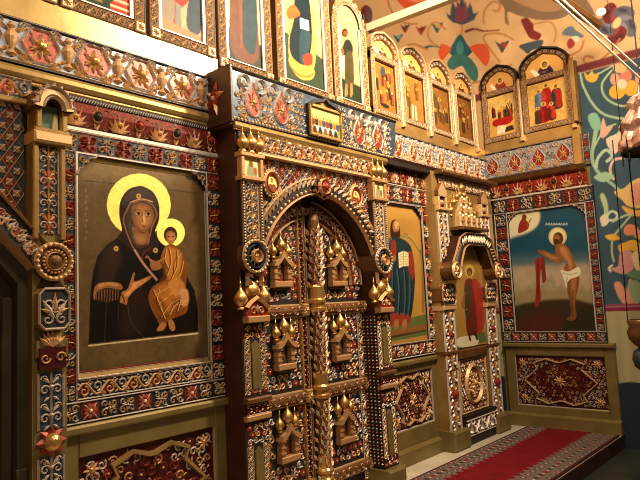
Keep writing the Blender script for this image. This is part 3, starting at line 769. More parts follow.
c.poly(A([(275, 117), (225, 135), (192, 185), (186, 250), (198, 320), (180, 360), (260, 420), (330, 430), (370, 370), (350, 330), (368, 270), (368, 205), (345, 150), (310, 125)]), '2a1b15')
c.poly(A([(268, 122), (225, 145), (200, 200), (215, 195), (245, 180), (300, 172), (340, 190), (352, 210), (362, 200), (345, 155), (310, 128)]), '463830', alpha=.85, soft=1.5)
c.poly(A([(240, 195), (285, 182), (335, 195), (350, 225), (355, 270), (325, 330), (322, 385), (270, 400), (232, 340), (218, 260)]), '46301f')
c.poly(A([(248, 205), (290, 196), (325, 207), (342, 235), (342, 275), (318, 318), (292, 328), (262, 308), (246, 270), (242, 235)]), '74492a')
c.poly(A([(262, 215), (290, 205), (318, 212), (328, 240), (330, 280), (308, 312), (290, 316), (270, 290), (262, 250)]), 'a06c3c', soft=3.5, alpha=.85)
c.poly(A([(246, 300), (290, 334), (318, 320), (322, 370), (290, 386), (256, 372)]), '7a4c2c'); c.poly(A([(262, 335), (300, 345), (312, 365), (285, 378), (262, 365)]), 'a06c40', soft=3, alpha=.8)
c.poly(A([(296, 240), (303, 262), (306, 282), (298, 290), (292, 284)]), 'd0a066', soft=1, alpha=.9); c.line(A([(293, 238), (291, 262), (296, 286)]), .8, '5a3820')
for (ex, ey, s_) in ((274, 243, 1), (318, 246, 1)):
    c.line(A([(ex - 17, ey - 13), (ex, ey - 19), (ex + 15, ey - 12)]), 1.0, '4a2c18', taper=.6); c.ell(*A([(ex, ey)])[0], 3.0, 1.5, 'c09058'); c.ell(*A([(ex + 1, ey)])[0], 1.6, 1.4, '1c100a'); c.line(A([(ex - 14, ey - 1), (ex, ey - 7), (ex + 14, ey + 1)]), .6, '2a1810'); c.line(A([(ex - 12, ey + 9), (ex + 8, ey + 10)]), .6, '6a4428')
c.poly(A([(288, 300), (299, 297), (311, 301), (300, 307)]), '8e3a26'); c.line(A([(290, 301), (310, 302)]), .4, '4a1810'); c.line(A([(293, 312), (306, 313)]), .6, '7a4c2c')
trim = '7e5642'
c.line(A([(240, 190), (222, 225), (206, 265), (214, 310), (230, 355), (256, 410), (290, 457)]), 1.5, trim); c.line(A([(250, 195), (290, 182), (330, 196), (352, 225), (358, 255), (338, 300), (326, 345), (318, 384)]), 1.4, trim); c.line(A([(236, 192), (290, 176), (340, 190)]), 1.1, 'b88a5c')
c.line(A([(262, 214), (240, 260), (236, 300), (262, 370)]), 1.0, '3c4a52', alpha=.8)
for (x, y) in ((275, 163), (172, 404), (352, 412)): c.ell(*A([(x, y)])[0], 2.4, 2.6, 'b8904c'); c.ell(*A([(x, y)])[0], 1, 1, '5a3a1c')
c.line(A([(290, 455), (300, 420), (330, 400)]) , 1.2, '6a3030', alpha=.7)
# sleeve fringe, hand
c.poly(B([(68, 200), (80, 160), (130, 145), (190, 152), (196, 180), (130, 172), (85, 190), (72, 226)]), '8e5e34'); c.poly(B([(90, 158), (130, 148), (180, 154), (180, 165), (130, 160), (95, 170)]), 'b07c48')
for k in range(9): c.line(B([(82 + k * 12.5, 178), (80 + k * 12.5, 238 - abs(k - 4) * 3)]), .9, '7a5230')
c.poly(B([(192, 215), (200, 190), (222, 180), (238, 140), (250, 104), (258, 106), (254, 142), (290, 132), (326, 118), (332, 126), (300, 152), (262, 178), (240, 200), (226, 222), (220, 250), (206, 244), (190, 238)]), '9a6438')
c.poly(B([(210, 200), (236, 180), (252, 150), (290, 142), (320, 126), (290, 156), (250, 184), (225, 212)]), 'c48a50', soft=1.2); c.line(B([(262, 162), (300, 142)]), .5, '5a3418'); c.line(B([(268, 170), (300, 152)]), .5, '5a3418'); c.line(B([(190, 198), (205, 215), (210, 240)]), 1.2, '3a2214')
c.line(B([(256, -2), (300, 66), (360, 138)]), 2.2, 'a87868')
# Child
c.ell(172.4, 232.4, 14, 14.2, 'ffe67a')
c.ell(172, 234.5, 6.8, 8.2, '3a2010'); c.poly(A([(402, 332), (420, 322), (440, 332), (444, 356), (434, 378), (420, 386), (406, 374), (400, 352)]), '8e5a32'); c.poly(A([(412, 338), (434, 338), (438, 358), (424, 378), (412, 362)]), 'b4804a', soft=1.5)
for ex in (412, 432): c.ell(*A([(ex, 348)])[0], 1.1, .8, '201008')
c.line(A([(422, 348), (424, 360)]), .6, '5a3418'); c.line(A([(416, 369), (430, 369)]), .6, '74301c')
child = [(167, 246), (163, 254), (162, 262), (166, 271), (167, 279), (155, 286), (150, 296), (153, 309), (159, 320), (163, 327), (170, 321), (180, 316), (188, 312), (190, 299), (187, 288), (189, 272), (187, 260), (181, 249), (174, 244)]
c.poly(child, '7c4618')
c.poly([(166, 250), (173, 247), (181, 252), (185, 266), (181, 281), (171, 280), (167, 268)], 'a86a2c', soft=2.5); c.poly([(156, 290), (170, 283), (184, 287), (186, 304), (172, 314), (160, 312)], 'a0622a', soft=3)
c.poly([(163, 262), (168, 266), (166, 280), (160, 284), (165, 274)], '5a3010', soft=1.5, alpha=.8); c.poly([(183, 256), (188, 268), (187, 284), (182, 280), (184, 268)], '6a3c14', soft=1.5, alpha=.8); c.poly([(154, 300), (164, 300), (170, 316), (163, 325)], '64360f', soft=2, alpha=.7); c.poly([(174, 300), (188, 298), (186, 312), (174, 316)], '6a3a12', soft=2, alpha=.7)
for pts in ([(167, 250), (166, 260), (170, 270)], [(182, 254), (176, 262), (175, 274)], [(160, 290), (158, 302), (164, 314)], [(184, 288), (174, 292), (164, 302)], [(186, 300), (178, 304), (172, 312)], [(170, 248), (172, 262), (168, 276)], [(178, 250), (178, 266), (172, 280)], [(184, 262), (180, 276), (168, 284)], [(156, 296), (166, 290), (180, 284)], [(158, 306), (170, 296), (186, 290)], [(162, 318), (172, 304), (186, 298)], [(170, 316), (176, 306), (188, 306)], [(154, 290), (160, 304), (166, 320)], [(176, 284), (182, 296), (178, 312)]):
    c.line(pts, 1.1, '4a2608', alpha=.9); c.line([(x + 1.2, y - .8) for x, y in pts], .7, 'dca050', alpha=.8)
c.poly([(170, 284), (178, 278), (186, 284), (184, 294), (176, 296)], 'b07438', soft=1.5); c.poly([(182, 290), (189, 290), (190, 302), (184, 306)], 'b88458', soft=1)
c.line([(167, 258), (158, 262), (152, 260)], 2.4, '9a6438'); c.line([(153, 262), (149, 256), (147, 258)], 1.4, '9a6438'); c.poly([(152, 262), (160, 261), (163, 268), (154, 270)], '8a5a34')
c.poly([(164, 322), (168, 324), (165, 330), (159, 331), (159, 328)], 'a06a3c'); c.poly([(170, 321), (174, 320), (177, 328), (174, 331), (171, 328)], 'a06a3c')
c.noise(.07, 3, 21); c.noise(.05, 9, 22)
icm = icon_things('large dark icon of a mother holding a child, both with yellow haloes', 'M', 1.645, 2.575, 1.215, 2.475, .028, mary, rim=(.014, SILVER))
mb = MB(); mb.prof([(-.025, 0), (-.025, .045), (.02, .03), (.025, 0)], 1.65, 2.57, 1.198, 0, GOLD); mb.box(1.65, 2.57, 1.216, 1.222, .02, .036, RED); mb.build('lower_ledge', icm)
mb = MB(); mb.prof([(-.02, .03), (.0, .04), (.02, .03)], 1.65, 2.57, 2.46, 0, GOLD); mb.build('upper_ledge', icm)

# --- standing figure with open book
chr_ = Canvas(4.63, 5.345, 1.115, 2.475, 150, on_main, 'b0823c'); c = chr_
c.noise(.07, 30, 8)
A = crop(370, 195, 2.907)
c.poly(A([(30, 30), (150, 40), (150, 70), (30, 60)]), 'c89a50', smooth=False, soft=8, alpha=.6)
c.poly(A([(50, 375), (172, 345), (178, 405), (50, 430)]), '5c6a38', smooth=False); c.poly(A([(52, 398), (176, 372), (176, 390), (54, 414)]), '8a5a30', smooth=False); c.poly(A([(52, 412), (176, 390), (178, 394), (54, 420)]), '4a3418', smooth=False)
c.line(A([(38, 165), (55, 130), (80, 118), (120, 125), (150, 165)]), 1.4, '6a7a48'); c.line(A([(150, 160), (158, 200), (160, 340)]), 2.2, '6a4a24', alpha=.6)
c.poly(A([(66, 120), (66, 82), (78, 70), (90, 80), (93, 120), (80, 130)]), '3a2212'); c.ell(398, 226, 3.5, 6.4, 'a06a3c'); c.ell(398.6, 225, 2.2, 4.2, 'd09a60', soft=1); c.poly(A([(72, 110), (78, 106), (86, 106), (91, 108), (86, 126), (77, 124)]), '3a2212'); c.line([(396, 229.6), (400, 229.4)], .7, '7a3a24'); c.line(A([(74, 92), (80, 92)]), .6, '201008'); c.line(A([(84, 92), (89, 92)]), .6, '201008')
c.poly(A([(68, 128), (92, 124), (118, 140), (130, 170), (136, 240), (132, 310), (122, 362), (100, 352), (76, 372), (62, 350), (58, 280), (60, 200), (56, 160)]), '1c3238')
c.poly(A([(46, 200), (54, 170), (66, 160), (70, 200), (60, 250), (46, 240)]), '9a3422'); c.poly(A([(116, 170), (128, 168), (134, 220), (128, 250), (118, 220)]), '8e3020'); c.poly(A([(66, 140), (80, 132), (82, 170), (72, 190)]), '8e3020')
c.poly(A([(64, 346), (100, 344), (122, 352), (118, 374), (66, 380)]), '8e3422'); 
for pts in ([(84, 215), (90, 280), (86, 350)], [(104, 215), (108, 290), (104, 350)], [(120, 230), (122, 290), (116, 350)], [(70, 210), (70, 280), (68, 340)]): c.line(A(pts), 1.1, '3a5e66'); c.line([(x + 1.5, y) for x, y in A(pts)], .9, '0c1a20')
c.poly(A([(56, 135), (68, 128), (60, 210), (46, 250), (48, 180)]), '24424a', alpha=.7); c.ell(396, 258, 2, 3.5, '9a6238')
c.poly(A([(88, 168), (103, 162), (117, 167), (118, 206), (104, 206), (90, 212)]), 'e4d4a0', smooth=False); c.line(A([(103, 162), (104, 206)]), .6, '8a7a50', smooth=False)
for k in range(5): c.line(A([(91, 174 + k * 7), (101, 171 + k * 7)]), .6, '8a7448', smooth=False); c.line(A([(106, 171 + k * 7), (115, 173 + k * 7)]), .6, '8a7448', smooth=False)
for x in (76, 100): c.poly(A([(x, 366), (x + 12, 362), (x + 12, 384), (x, 388)]), 'a0683c')
c.line(A([(52, 110), (62, 109)]), .8, '6a4420'); c.line(A([(102, 112), (116, 114)]), .8, '6a4420')
icon_things('gold icon of a standing robed man in blue holding an open white book', 'M', 4.63, 5.345, 1.115, 2.475, .022, chr_, rim=(.012, GOLD))

# --- half-naked saint
bas = Canvas(.215, 1.13, 1.085, 2.5, 170, on_right, '1c4a5c'); c = bas
A = crop(500, 190, 3.0)
c.noise(.08, 30, 9)
c.poly(A([(20, 225), (290, 212), (300, 345), (20, 345)]), 'a89478', smooth=False, soft=4); c.poly(A([(20, 200), (290, 190), (290, 222), (20, 230)]), '5a6a68', smooth=False, soft=6, alpha=.7); c.noise(.05, 8, 12)
for (x, y) in ((140, 270), (150, 258), (160, 275), (85, 290), (100, 285), (245, 290), (180, 290), (128, 290)): c.poly(A([(x - 7, y + 20), (x - 6, y), (x, y - 9), (x + 6, y), (x + 7, y + 20)]), '8e8468', alpha=.6, smooth=False)
c.poly(A([(20, 310), (100, 300), (180, 296), (300, 306), (300, 345), (20, 345)]), '8a7a50', soft=4, alpha=.7)
c.poly(A([(15, 360), (70, 340), (150, 328), (220, 326), (305, 350), (310, 460), (15, 460)]), '3a2e1e', smooth=False, soft=2); c.poly(A([(50, 395), (120, 370), (190, 380), (170, 420), (60, 425)]), '54221a', soft=7, alpha=.8); c.poly(A([(200, 380), (280, 350), (300, 410), (200, 425)]), '2a2a18', soft=6)
c.ell(523, 216, 16, 15, 'd8cca4', soft=2); c.poly(A([(10, 60), (70, 50), (110, 60), (112, 100), (85, 125), (40, 140), (20, 140)]), 'd0c49c', soft=2); c.poly(A([(52, 128), (56, 98), (68, 84), (78, 92), (86, 104), (80, 118), (66, 126)]), '8a2c20'); c.ell(523.5, 217, 2.4, 3, '6a3418'); c.line(A([(78, 108), (92, 84)]), 1.2, '9a5a34')
for k in range(9): c.line(A([(134 + k * 7.6, 106), (137 + k * 7.6, 99), (139 + k * 7.6, 105)]), .8, 'a8b4b4')
c.ell(557, 236.5, 9.2, 9.4, 'c8b27c'); c.ell(557, 236.5, 7.4, 7.6, 'd8c890'); c.ell(557.5, 238.5, 5.2, 6.5, '5a3418'); c.ell(556, 239.5, 3.2, 5, '94602e', soft=1); c.poly(A([(158, 148), (176, 150), (174, 166), (162, 166)]), '4a2c18')
c.poly(A([(164, 166), (184, 160), (202, 172), (212, 192), (222, 218), (230, 236), (226, 252), (196, 248), (190, 232), (198, 218), (188, 208), (180, 218), (160, 216), (140, 204), (120, 190), (126, 180), (150, 190), (164, 192)]), '8a5630')
c.poly(A([(176, 172), (192, 172), (206, 200), (216, 228), (206, 238), (200, 214), (186, 196)]), 'b47c48', soft=2); c.poly(A([(130, 186), (150, 196), (176, 206), (170, 212), (146, 202)]), 'b07844', soft=1)
c.line(A([(196, 214), (204, 232)]), .7, '5a3418'); c.line(A([(180, 210), (160, 206)]), .7, '5a3418'); c.line(A([(124, 190), (112, 184)]), 2.2, '8a5630'); c.line(A([(122, 184), (112, 180)]), 1.2, '8a5630')
c.poly(A([(204, 262), (234, 256), (234, 290), (226, 320), (224, 350), (228, 376), (222, 390), (206, 392), (198, 386), (210, 376), (208, 340), (200, 300)]), '7a4a28'); c.poly(A([(212, 270), (226, 266), (222, 310), (216, 350), (214, 300)]), 'a87040', soft=2); c.line(A([(218, 300), (214, 340), (216, 380)]), .8, '4a2a14')
c.poly(A([(180, 240), (204, 244), (230, 232), (240, 240), (234, 258), (212, 266), (200, 278), (198, 294), (190, 270), (186, 256)]), 'd6ccae'); c.line(A([(186, 248), (210, 254), (232, 246)]), .8, '9a9070'); c.line(A([(200, 258), (198, 280)]), .8, '9a9070')
c.poly(A([(104, 212), (118, 204), (124, 212), (118, 270), (120, 330), (104, 350), (106, 280)]), '8a2e22'); c.poly(A([(120, 208), (131, 202), (134, 240), (136, 270), (126, 278), (122, 240)]), '7c2a22'); c.line(A([(112, 214), (112, 330)]), 1, '5a1c16')
icon_things('teal icon of a half-naked saint with white loincloth reaching out', 'R', .215, 1.13, 1.085, 2.5, .024, bas, rim=(.02, DARK))

# ================================================================== FOOT PANELS
def foot_panel(label, wall, u0, u1, pv0, pv1, cap, floor_v=0.0, d=.05, inset=.09, star=.03, seed=3, plinth=.15, cell=.06, bright=False):
    t = thing('panelled_plinth', label, 'panel', (u0 + u1) / 2, floor_v, 0, wall, group='panelled plinths under the icons', shift=.05)
    mb = MB(); i = inset
    mb.box(u0, u0 + i, floor_v, cap - .05, 0, d, OLIVE, .006); mb.box(u1 - i, u1, floor_v, cap - .05, 0, d, OLIVE, .006)
    mb.box(u0 + i, u1 - i, pv1, cap - .05, 0, d, OLIVE, .006); mb.box(u0 + i, u1 - i, floor_v, pv0, 0, d, OLIVE, .006); mb.build('board_frame', t)
    mb = MB(); mb.box(u0 - .01, u1 + .01, cap - .05, cap, 0, d + .04, OLIVE, .012); mb.build('cap_rail', t)
    mb = MB(); mb.prof([(-plinth / 2, 0), (-plinth / 2, d + .045), (plinth * .35, d + .045), (plinth / 2, d)], u0 - .01, u1 + .01, floor_v + plinth / 2, 0, OLIVE); mb.build('base_board', t)
    mb = MB(); a0, a1, b0, b1 = u0 + i, u1 - i, pv0, pv1; m = (a0 + a1) / 2; q = (b0 + b1) / 2; W, H = a1 - a0, b1 - b0
    mb.patch([(a0, b0), (a1, b0), (a1, b1), (a0, b1)], d - .03, MAROON)
    def diam(u, v): return abs(u - m) / (W * .41) + abs(v - q) / (H * .47) < 1.0 or False
    area_scroll(mb, lambda u, v: a0 + .02 < u < a1 - .02 and b0 + .02 < v < b1 - .02 and not diam(u, v), (a0, a1, b0, b1), cell, d - .029, seed, s=(KIOSK, SILVER), grounds=(FBLUE, MAROON), flowers=(RED, MAROON), pf=.12)
    area_scroll(mb, lambda u, v: abs(u - m) / (W * .36) + abs(v - q) / (H * .42) < 1, (a0, a1, b0, b1), cell * 1.05, d - .024, seed + 1, grounds=(MAROON, FRED), s=(KIOSK, FRED), flowers=(MAROON,), pf=.1)
    mb.ribbon([(a0, b0), (a1, b0), (a1, b1), (a0, b1)], .014, .02, SILVER, d - .03, 1, True)
    mb.build('carved_field', t)
    if star:      # broken gilded border of the middle lozenge
        mb = MB(); x, y = W * .40, H * .44
        q1 = [(-x, 0), (-x * .62, y * .55), (-x * .7, y * .8), (-x * .35, y), (-x * .05, y * .85), (x * .05, y * .85), (x * .35, y), (x * .7, y * .8), (x * .62, y * .55), (x, 0)]
        full = q1 + [(u, -v) for u, v in q1[1:-1]][::-1]
        mb.ribbon([(m + u, q + v) for u, v in full], star, .026, GOLD if star > .02 else SCROLL, d - .028, 1, True, True); mb.build('gilded_star_border', t)
    mb = MB(); mb.rosette(m, q, min(W, H) * .13, 9, SCROLL, BRASS, d - .02); mb.build('centre_boss', t)
    for (x, y) in ((a0 + .085, b0 + .085), (a1 - .085, b0 + .085), (a0 + .085, b1 - .085), (a1 - .085, b1 - .085)):
        mb = MB(); mb.disc(x, y, .05, MAROON, d - .026, 10); mb.rosette(x, y, .055, 8, SCROLL, BRASS, d - .024); mb.build('corner_boss', t)
    return t
foot_panel('olive panelled plinth with star-bordered carving under the Mother and Child icon', 'M', 1.56, 2.69, .16, .755, .935, d=.05, inset=.09, cell=.075)
foot_panel('dark red carved panel in olive frame under the icon holding an open book', 'M', 4.56, 5.46, .31, .83, .955, d=.05, inset=.09, cell=.05, star=.014)
foot_panel('olive plinth with red carved panel under the half-naked saint icon', 'R', .06, 1.29, .235, .81, .955, d=.05, inset=.11, cell=.046, star=.014)

# ================================================================== LEFT SIDE PORTAL
sp = thing('side_portal', 'carved portal with rosette pilaster and slanting gable at the far left', 'portal', 1.3, 0, 0)
PD = .09
mb = MB(); mb.box(1.36, 1.53, 0, 2.47, 0, PD - .002, OLIVE)
strip(mb, 1.445, 1.98, .48, .12, PI / 2, 'cand', PD, 11, ground=DARK, alt=RED, k=1.1)
for u in (1.372, 1.518): mb.box(u - .014, u + .014, 1.95, 2.47, PD, PD + .02, GOLD, .005)
mb.build('pilaster_shaft', sp)
mb = MB(); mb.prism([(1.37, 1.5), (1.4, 1.47), (1.51, 1.47), (1.54, 1.5), (1.54, 1.66), (1.51, 1.69), (1.4, 1.69), (1.37, 1.66)], 0, PD + .05, GOLD, DARK)
mb.ribbon([(1.375, 1.505), (1.403, 1.475), (1.507, 1.475), (1.535, 1.505), (1.535, 1.655), (1.507, 1.685), (1.403, 1.685), (1.375, 1.655)], .014, .012, SILVER, PD + .05, 1, True)
for sg in (1, -1): mb.scroll(1.455 + sg * .036, 1.60, .034, -PI / 2, 1.25, -sg, SILVER, d=PD + .05); mb.scroll(1.455 + sg * .036, 1.525, .03, PI / 2, 1.2, sg, SILVER, d=PD + .05); mb.leaf(1.455, 1.53, PI / 2 - sg * .6, .12, .035, .02, SILVER, PD + .05); mb.leaf(1.455, 1.56, PI / 2 - sg * 1.3, .08, .03, .02, SCROLL, PD + .05)
mb.leaf(1.455, 1.55, PI / 2, .12, .03, .02, SCROLL, PD + .05); mb.build('octagon_block', sp)
mb = MB(); mb.prism([(1.38, 1.69), (1.41, 1.74), (1.5, 1.74), (1.53, 1.69)], 0, PD, BROWN)
for k in range(7): mb.leaf(1.455, 1.38, PI / 2 + (k - 3) * .3, .09, .04, .02, SCROLL, PD + .02)
mb.box(1.37, 1.54, 1.33, 1.42, 0, PD + .02, OLIVE, .005); mb.box(1.385, 1.525, 1.27, 1.38, PD, PD + .03, MAROON)
for sg in (1, -1): mb.scroll(1.455 + sg * .04, 1.325, .028, 0, 1.2, sg, SCROLL, d=PD + .03)
strip(mb, 1.455, .96, .29, .145, PI / 2, 'cand', PD + .004, 5, ground=BLUE, alt=BLUE, s1=SILVER); strip(mb, 1.455, .62, .2, .145, PI / 2, 'cand', PD + .004, 6, ground=BLUE, alt=BLUE, s1=SILVER)
strip(mb, 1.455, 0.12, .28, .145, PI / 2, 'cand', PD + .004, 7, ground=BLUE, alt=MAROON); 
strip(mb, 1.385, .57, .14, .09, 0, 'dots', PD + .01, ground=MAROON, alt=RED)
mb.box(1.37, 1.54, 0, 1.34, 0, PD + .001, OLIVE); mb.build('lower_pilaster', sp)
mb = MB(); mb.dome(1.455, .895, .05, .05, BRASS, PD + .01, 12, 4)
for k in range(8): mb.leaf(1.455, .895, k * PI / 4, .085, .06, .02, RED, PD + .006)
mb.build('copper_boss', sp)
mb = MB(); u, v = 1.455, 1.86     # big rosette at the foot of the gable
u, v = 1.46, 1.83; mb.disc(u, v, .105, WOOD, PD + .03, 24); mb.ring(u, v, .08, .105, .02, SCROLL, PD + .03, 24)
for k in range(20): a = k * PI / 10; mb.dome(u + .092 * math.cos(a), v + .092 * math.sin(a), .013, .016, SCROLL, PD + .04, 6, 2); mb.dome(u + .06 * math.cos(a), v + .06 * math.sin(a), .008, .014, SCROLL, PD + .04, 6, 2)
mb.dome(u, v, .044, .04, WOOD, PD + .03, 14, 4); mb.ring(u, v, .04, .052, .02, SCROLL, PD + .04, 20); mb.build('rosette', sp)
mb = MB(); mb.box(1.35, 1.56, 2.47, 2.53, 0, PD + .05, SCROLL, .01); mb.box(1.36, 1.55, 2.53, 2.555, 0, PD + .03, GOLD, .006)
mb.box(1.37, 1.40, 2.55, 2.68, 0, PD + .03, GOLD, .005); mb.box(1.51, 1.54, 2.55, 2.68, 0, PD + .03, GOLD, .005)
arc = [(1.455 + .085 * math.cos(a), 2.66 + .1 * math.sin(a)) for a in np.linspace(0, PI, 13)]
arc2 = [(1.455 + .052 * math.cos(a), 2.66 + .066 * math.sin(a)) for a in np.linspace(0, PI, 13)]
mb.prism([(1.55, 2.65)] + [(1.455 + .115 * math.cos(a), 2.66 + .14 * math.sin(a)) for a in np.linspace(0, PI, 13)] + [(1.36, 2.65)] + arc2[::-1], 0, PD + .04, WOOD, WOOD)
mb.ribbon(arc, .05, .02, SCROLL, PD + .04, 1, False, True); mb.ribbon(arc2, .016, .02, SILVER, PD + .045); mb.ribbon([(x, y + .02) for x, y in arc], .012, .03, SILVER, PD + .05)
for k in range(9): a = PI * (k + .5) / 9; mb.leaf(1.455 + .08 * math.cos(a), 2.66 + .1 * math.sin(a), a, .05, .03, .02, SILVER, PD + .05)
mb.patch([(1.4, 2.55), (1.51, 2.55), (1.51, 2.7), (1.4, 2.7)], PD - .02, '%s' % DARK); mb.build('niche', sp)
nc = Canvas(1.405, 1.505, 2.56, 2.69, 160, on_main, '5c6a58'); nc.poly([(47, 134), (48, 120), (52, 114), (56, 120), (57, 134)], 'd0c488'); nc.ell(52, 116, 2.5, 3, '3a2a1a'); nc.build('niche_painting', sp, PD - .015, PAINT)
mb = MB(); gl = [(.55, 2.78), (.75, 2.58), (1.0, 2.30), (1.2, 2.08), (1.34, 1.93), (1.42, 1.84)]
mb.ribbon(gl, .16, .06, DARK, .02, 1, False, True)
for off, mt in ((.068, SCROLL), (-.068, SCROLL)):
    mb.ribbon([(x + off * .72, y + off * .7) for x, y in gl], .03, .09, mt, .02)
for k in range(26):
    t = k / 25; i = min(4, int(t * 5)); f = t * 5 - i; x = gl[i][0] * (1 - f) + gl[i + 1][0] * f; y = gl[i][1] * (1 - f) + gl[i + 1][1] * f
    mb.scroll(x, y, .036, .8 + k, 1.2, 1 if k % 2 else -1, SILVER if k % 2 else SCROLL, d=.08); mb.leaf(x - .02, y - .03, .8, .07, .03, .02, SILVER if k % 3 else PINK, .08)
mb.build('slanting_gable', sp)
mb = MB(); mb.patch([(.55, 1.9), (1.36, 1.9), (1.36, 2.72), (.55, 2.72)], .004, DARK)
area_diaper(mb, lambda u, v: u < 1.345 and 1.9 < v < 2.7 and v > 2.05 + (1.3 - u) * 1.05 - .05, (.6, 1.36, 1.9, 2.72), .075, .006, cols=(FRED, FBLUE), stripe=False, asp=1.6)
mb.build('lattice_panel', sp)
mb = MB(); strip(mb, .55, 2.77, .83, .12, 0, 'vine', .03, 4, ground=DARK, alt=RED); mb.box(.55, 1.36, 2.685, 2.71, 0, .05, GOLD, .005); mb.build('top_band', sp)
mb = MB(); mb.prism([(.5, 0), (.62, 0), (.62, 1.7), (.8, 2.15), (1.2, 1.85), (1.31, 1.72), (1.31, 0), (1.36, 0), (1.36, 1.8), (1.2, 2.05), (.5, 2.75)], -.12, .03, NIGHT, NIGHT); mb.box(1.3, 1.355, 0, .78, .03, .05, NIGHT, .004); mb.build('door_surround', sp)
sdoor = thing('side_door', 'dark olive door under the slanting gable at the left edge', 'door', .97, 0, 0)
mb = MB(); mb.prism([(.62, 0), (1.31, 0), (1.31, 1.74), (1.2, 1.87), (.8, 2.2), (.62, 1.7)], -.11, -.06, NIGHT); mb.box(1.26, 1.31, 0, 1.65, -.06, -.03, NIGHT, .006); mb.build('door_leaf', sdoor)
mb = MB(); mb.patch([(.7, .7), (1.2, .7), (1.2, 1.62), (1.1, 1.74), (.7, 1.74)], -.055, PALE); mb.ribbon([(.7, .7), (1.2, .7), (1.2, 1.62), (1.1, 1.74), (.7, 1.74)], .03, .015, GOLD, -.055, 1, True); mb.build('pale_panel', sdoor)
mb = MB(); strip(mb, .7, .5, .5, .14, 0, 'cand', -.055, 3, ground=DARK, alt=DARK); mb.build('carved_panel', sdoor)

# ================================================================== CENTRAL PORTAL OF THE ROYAL DOORS
UC, HD = 3.545, .20             # middle line, projection
rp = thing('royal_portal', 'carved arched portal with gilded onion domes around the royal doors', 'portal', UC, 0, 0)
AR, AZ = .68, 1.68            # arch radius and springing
def arch(r, z=AZ, n=25, a0=0, a1=PI): return [(UC + r * math.cos(a), z + r * math.sin(a) * (1 + .035 * max(0, math.sin(a)) ** 8)) for a in np.linspace(a0, a1, n)]
# dark side boards of the projection
for x, nm in ((2.69, 'side_board'), (4.40, 'side_board')):
    mb = MB(); mb.box(x - .006, x + .006, 0, 2.82, -.1, HD, BROWN); mb.build(nm, rp)
# spandrel wall with arched opening, seen as lozenge carving
mb = MB()
op = arch(AR, n=25)
A_ = [(UC + .88, AZ)] + [(UC + .88, 2.62), (UC - .88, 2.62)] + [(UC - .88, AZ)] + [(UC - AR, AZ)] + op[::-1][1:-1] + [(UC + AR, AZ)]
top = [(x, 2.62) for x, y in op]
for i in range(len(op) - 1):
    a, b2, c2, d2 = op[i], op[i + 1], top[i + 1], top[i]
    mb.face((mb.P(*a, HD - .03), mb.P(*b2, HD - .03), mb.P(*c2, HD - .03), mb.P(*d2, HD - .03)), DARK)
mb.patch([(UC + AR, AZ), (UC + .845, AZ), (UC + .845, 2.62), (UC + AR, 2.62)], HD - .03, DARK); mb.patch([(UC - .845, AZ), (UC - AR, AZ), (UC - AR, 2.62), (UC - .845, 2.62)], HD - .03, DARK)
def insp(u, v): return abs(u - UC) < .66 and v < 2.59 and math.hypot(u - UC, v - AZ) > AR + .13
area_diaper(mb, insp, (2.84, 4.26, 1.7, 2.62), .088, HD - .03, cols=(RED, BLUE), asp=1.0, rim=SILVER)
mb.build('spandrel', rp)
# arch band and deep soffit
mb = MB(); mid = arch(AR + .065, n=41)
mb.ribbon(mid, .13, .035, DARK, HD - .03, 1, False, True)
for r, m_, w_ in ((AR + .008, SCROLL, .018), (AR + .125, SCROLL, .018)): mb.ribbon(arch(r, n=41), w_, .03, m_, HD)
for k in range(44):
    a = PI * (k + .5) / 44; r = AR + .066
    x, y = UC + r * math.cos(a), AZ + r * math.sin(a) * (1 + .035 * max(0, math.sin(a)) ** 8)
    mb.leaf(x - .03 * math.sin(a) , y + .03 * math.cos(a) , a - PI / 2 + .9, .11, .04, .034, SILVER if k % 3 else SCROLL, HD + .004)
    mb.scroll(x + .03 * math.cos(a), y + .03 * math.sin(a), .026, a, 1.1, 1, SCROLL, d=HD + .004, n=9); mb.dome(x - .03 * math.cos(a), y - .03 * math.sin(a), .014, .016, PINK if k % 4 == 0 else SCROLL, HD + .004, 5, 2)
mb.build('arch_band', rp)
mb = MB(); q = arch(AR, n=41)
for i in range(len(q) - 1):
    mb.face((mb.P(*q[i], HD), mb.P(*q[i + 1], HD), mb.P(*q[i + 1], -.03), mb.P(*q[i], -.03)), BROWN)
for sg in (1, -1): mb.face((mb.P(UC + sg * AR, AZ, HD), mb.P(UC + sg * AR, AZ, -.03), mb.P(UC + sg * AR, 0, -.03), mb.P(UC + sg * AR, 0, HD)), BROWN)
mb.build('arch_soffit', rp)
mb = MB(); mb.rosette(UC, AZ + AR * 1.04 + .06, .105, 10, PINK, SCROLL, HD + .035); mb.ring(UC, AZ + AR * 1.04 + .06, .045, .07, .025, SCROLL, HD + .045, 16); mb.dome(UC, AZ + AR * 1.04 + .06, .045, .05, RED, HD + .04, 10, 3)
mb.disc(UC, AZ + AR * 1.04 + .06, .1, WOOD, HD + .034); mb.build('keystone_rosette', rp)
# frieze
mb = MB(); mb.box(2.70, 4.41, 2.61, 2.765, 0, HD + .01, DARK)
strip(mb, 2.88, 2.69, 1.32, .125, 0, 'vine', HD + .012, 8, ground=DARK, alt=RED, k=.8)
for k in range(12): mb.dome(2.96 + k * .115, 2.735, .022, .03, SCROLL, HD + .012, 6, 2); mb.leaf(2.96 + k * .115, 2.71, -PI / 2, .06, .03, .02, SCROLL, HD + .012)
mb.box(2.7, 4.41, 2.605, 2.625, 0, HD + .03, SCROLL, .004); mb.bar(2.66, 4.46, 2.792, .028, GOLD, HD + .01); mb.bar(2.66, 4.46, 2.765, .01, GOLD, HD + .01); mb.box(2.64, 4.52, 2.79, 2.822, -.1, HD + .01, WOOD); mb.build('frieze', rp)

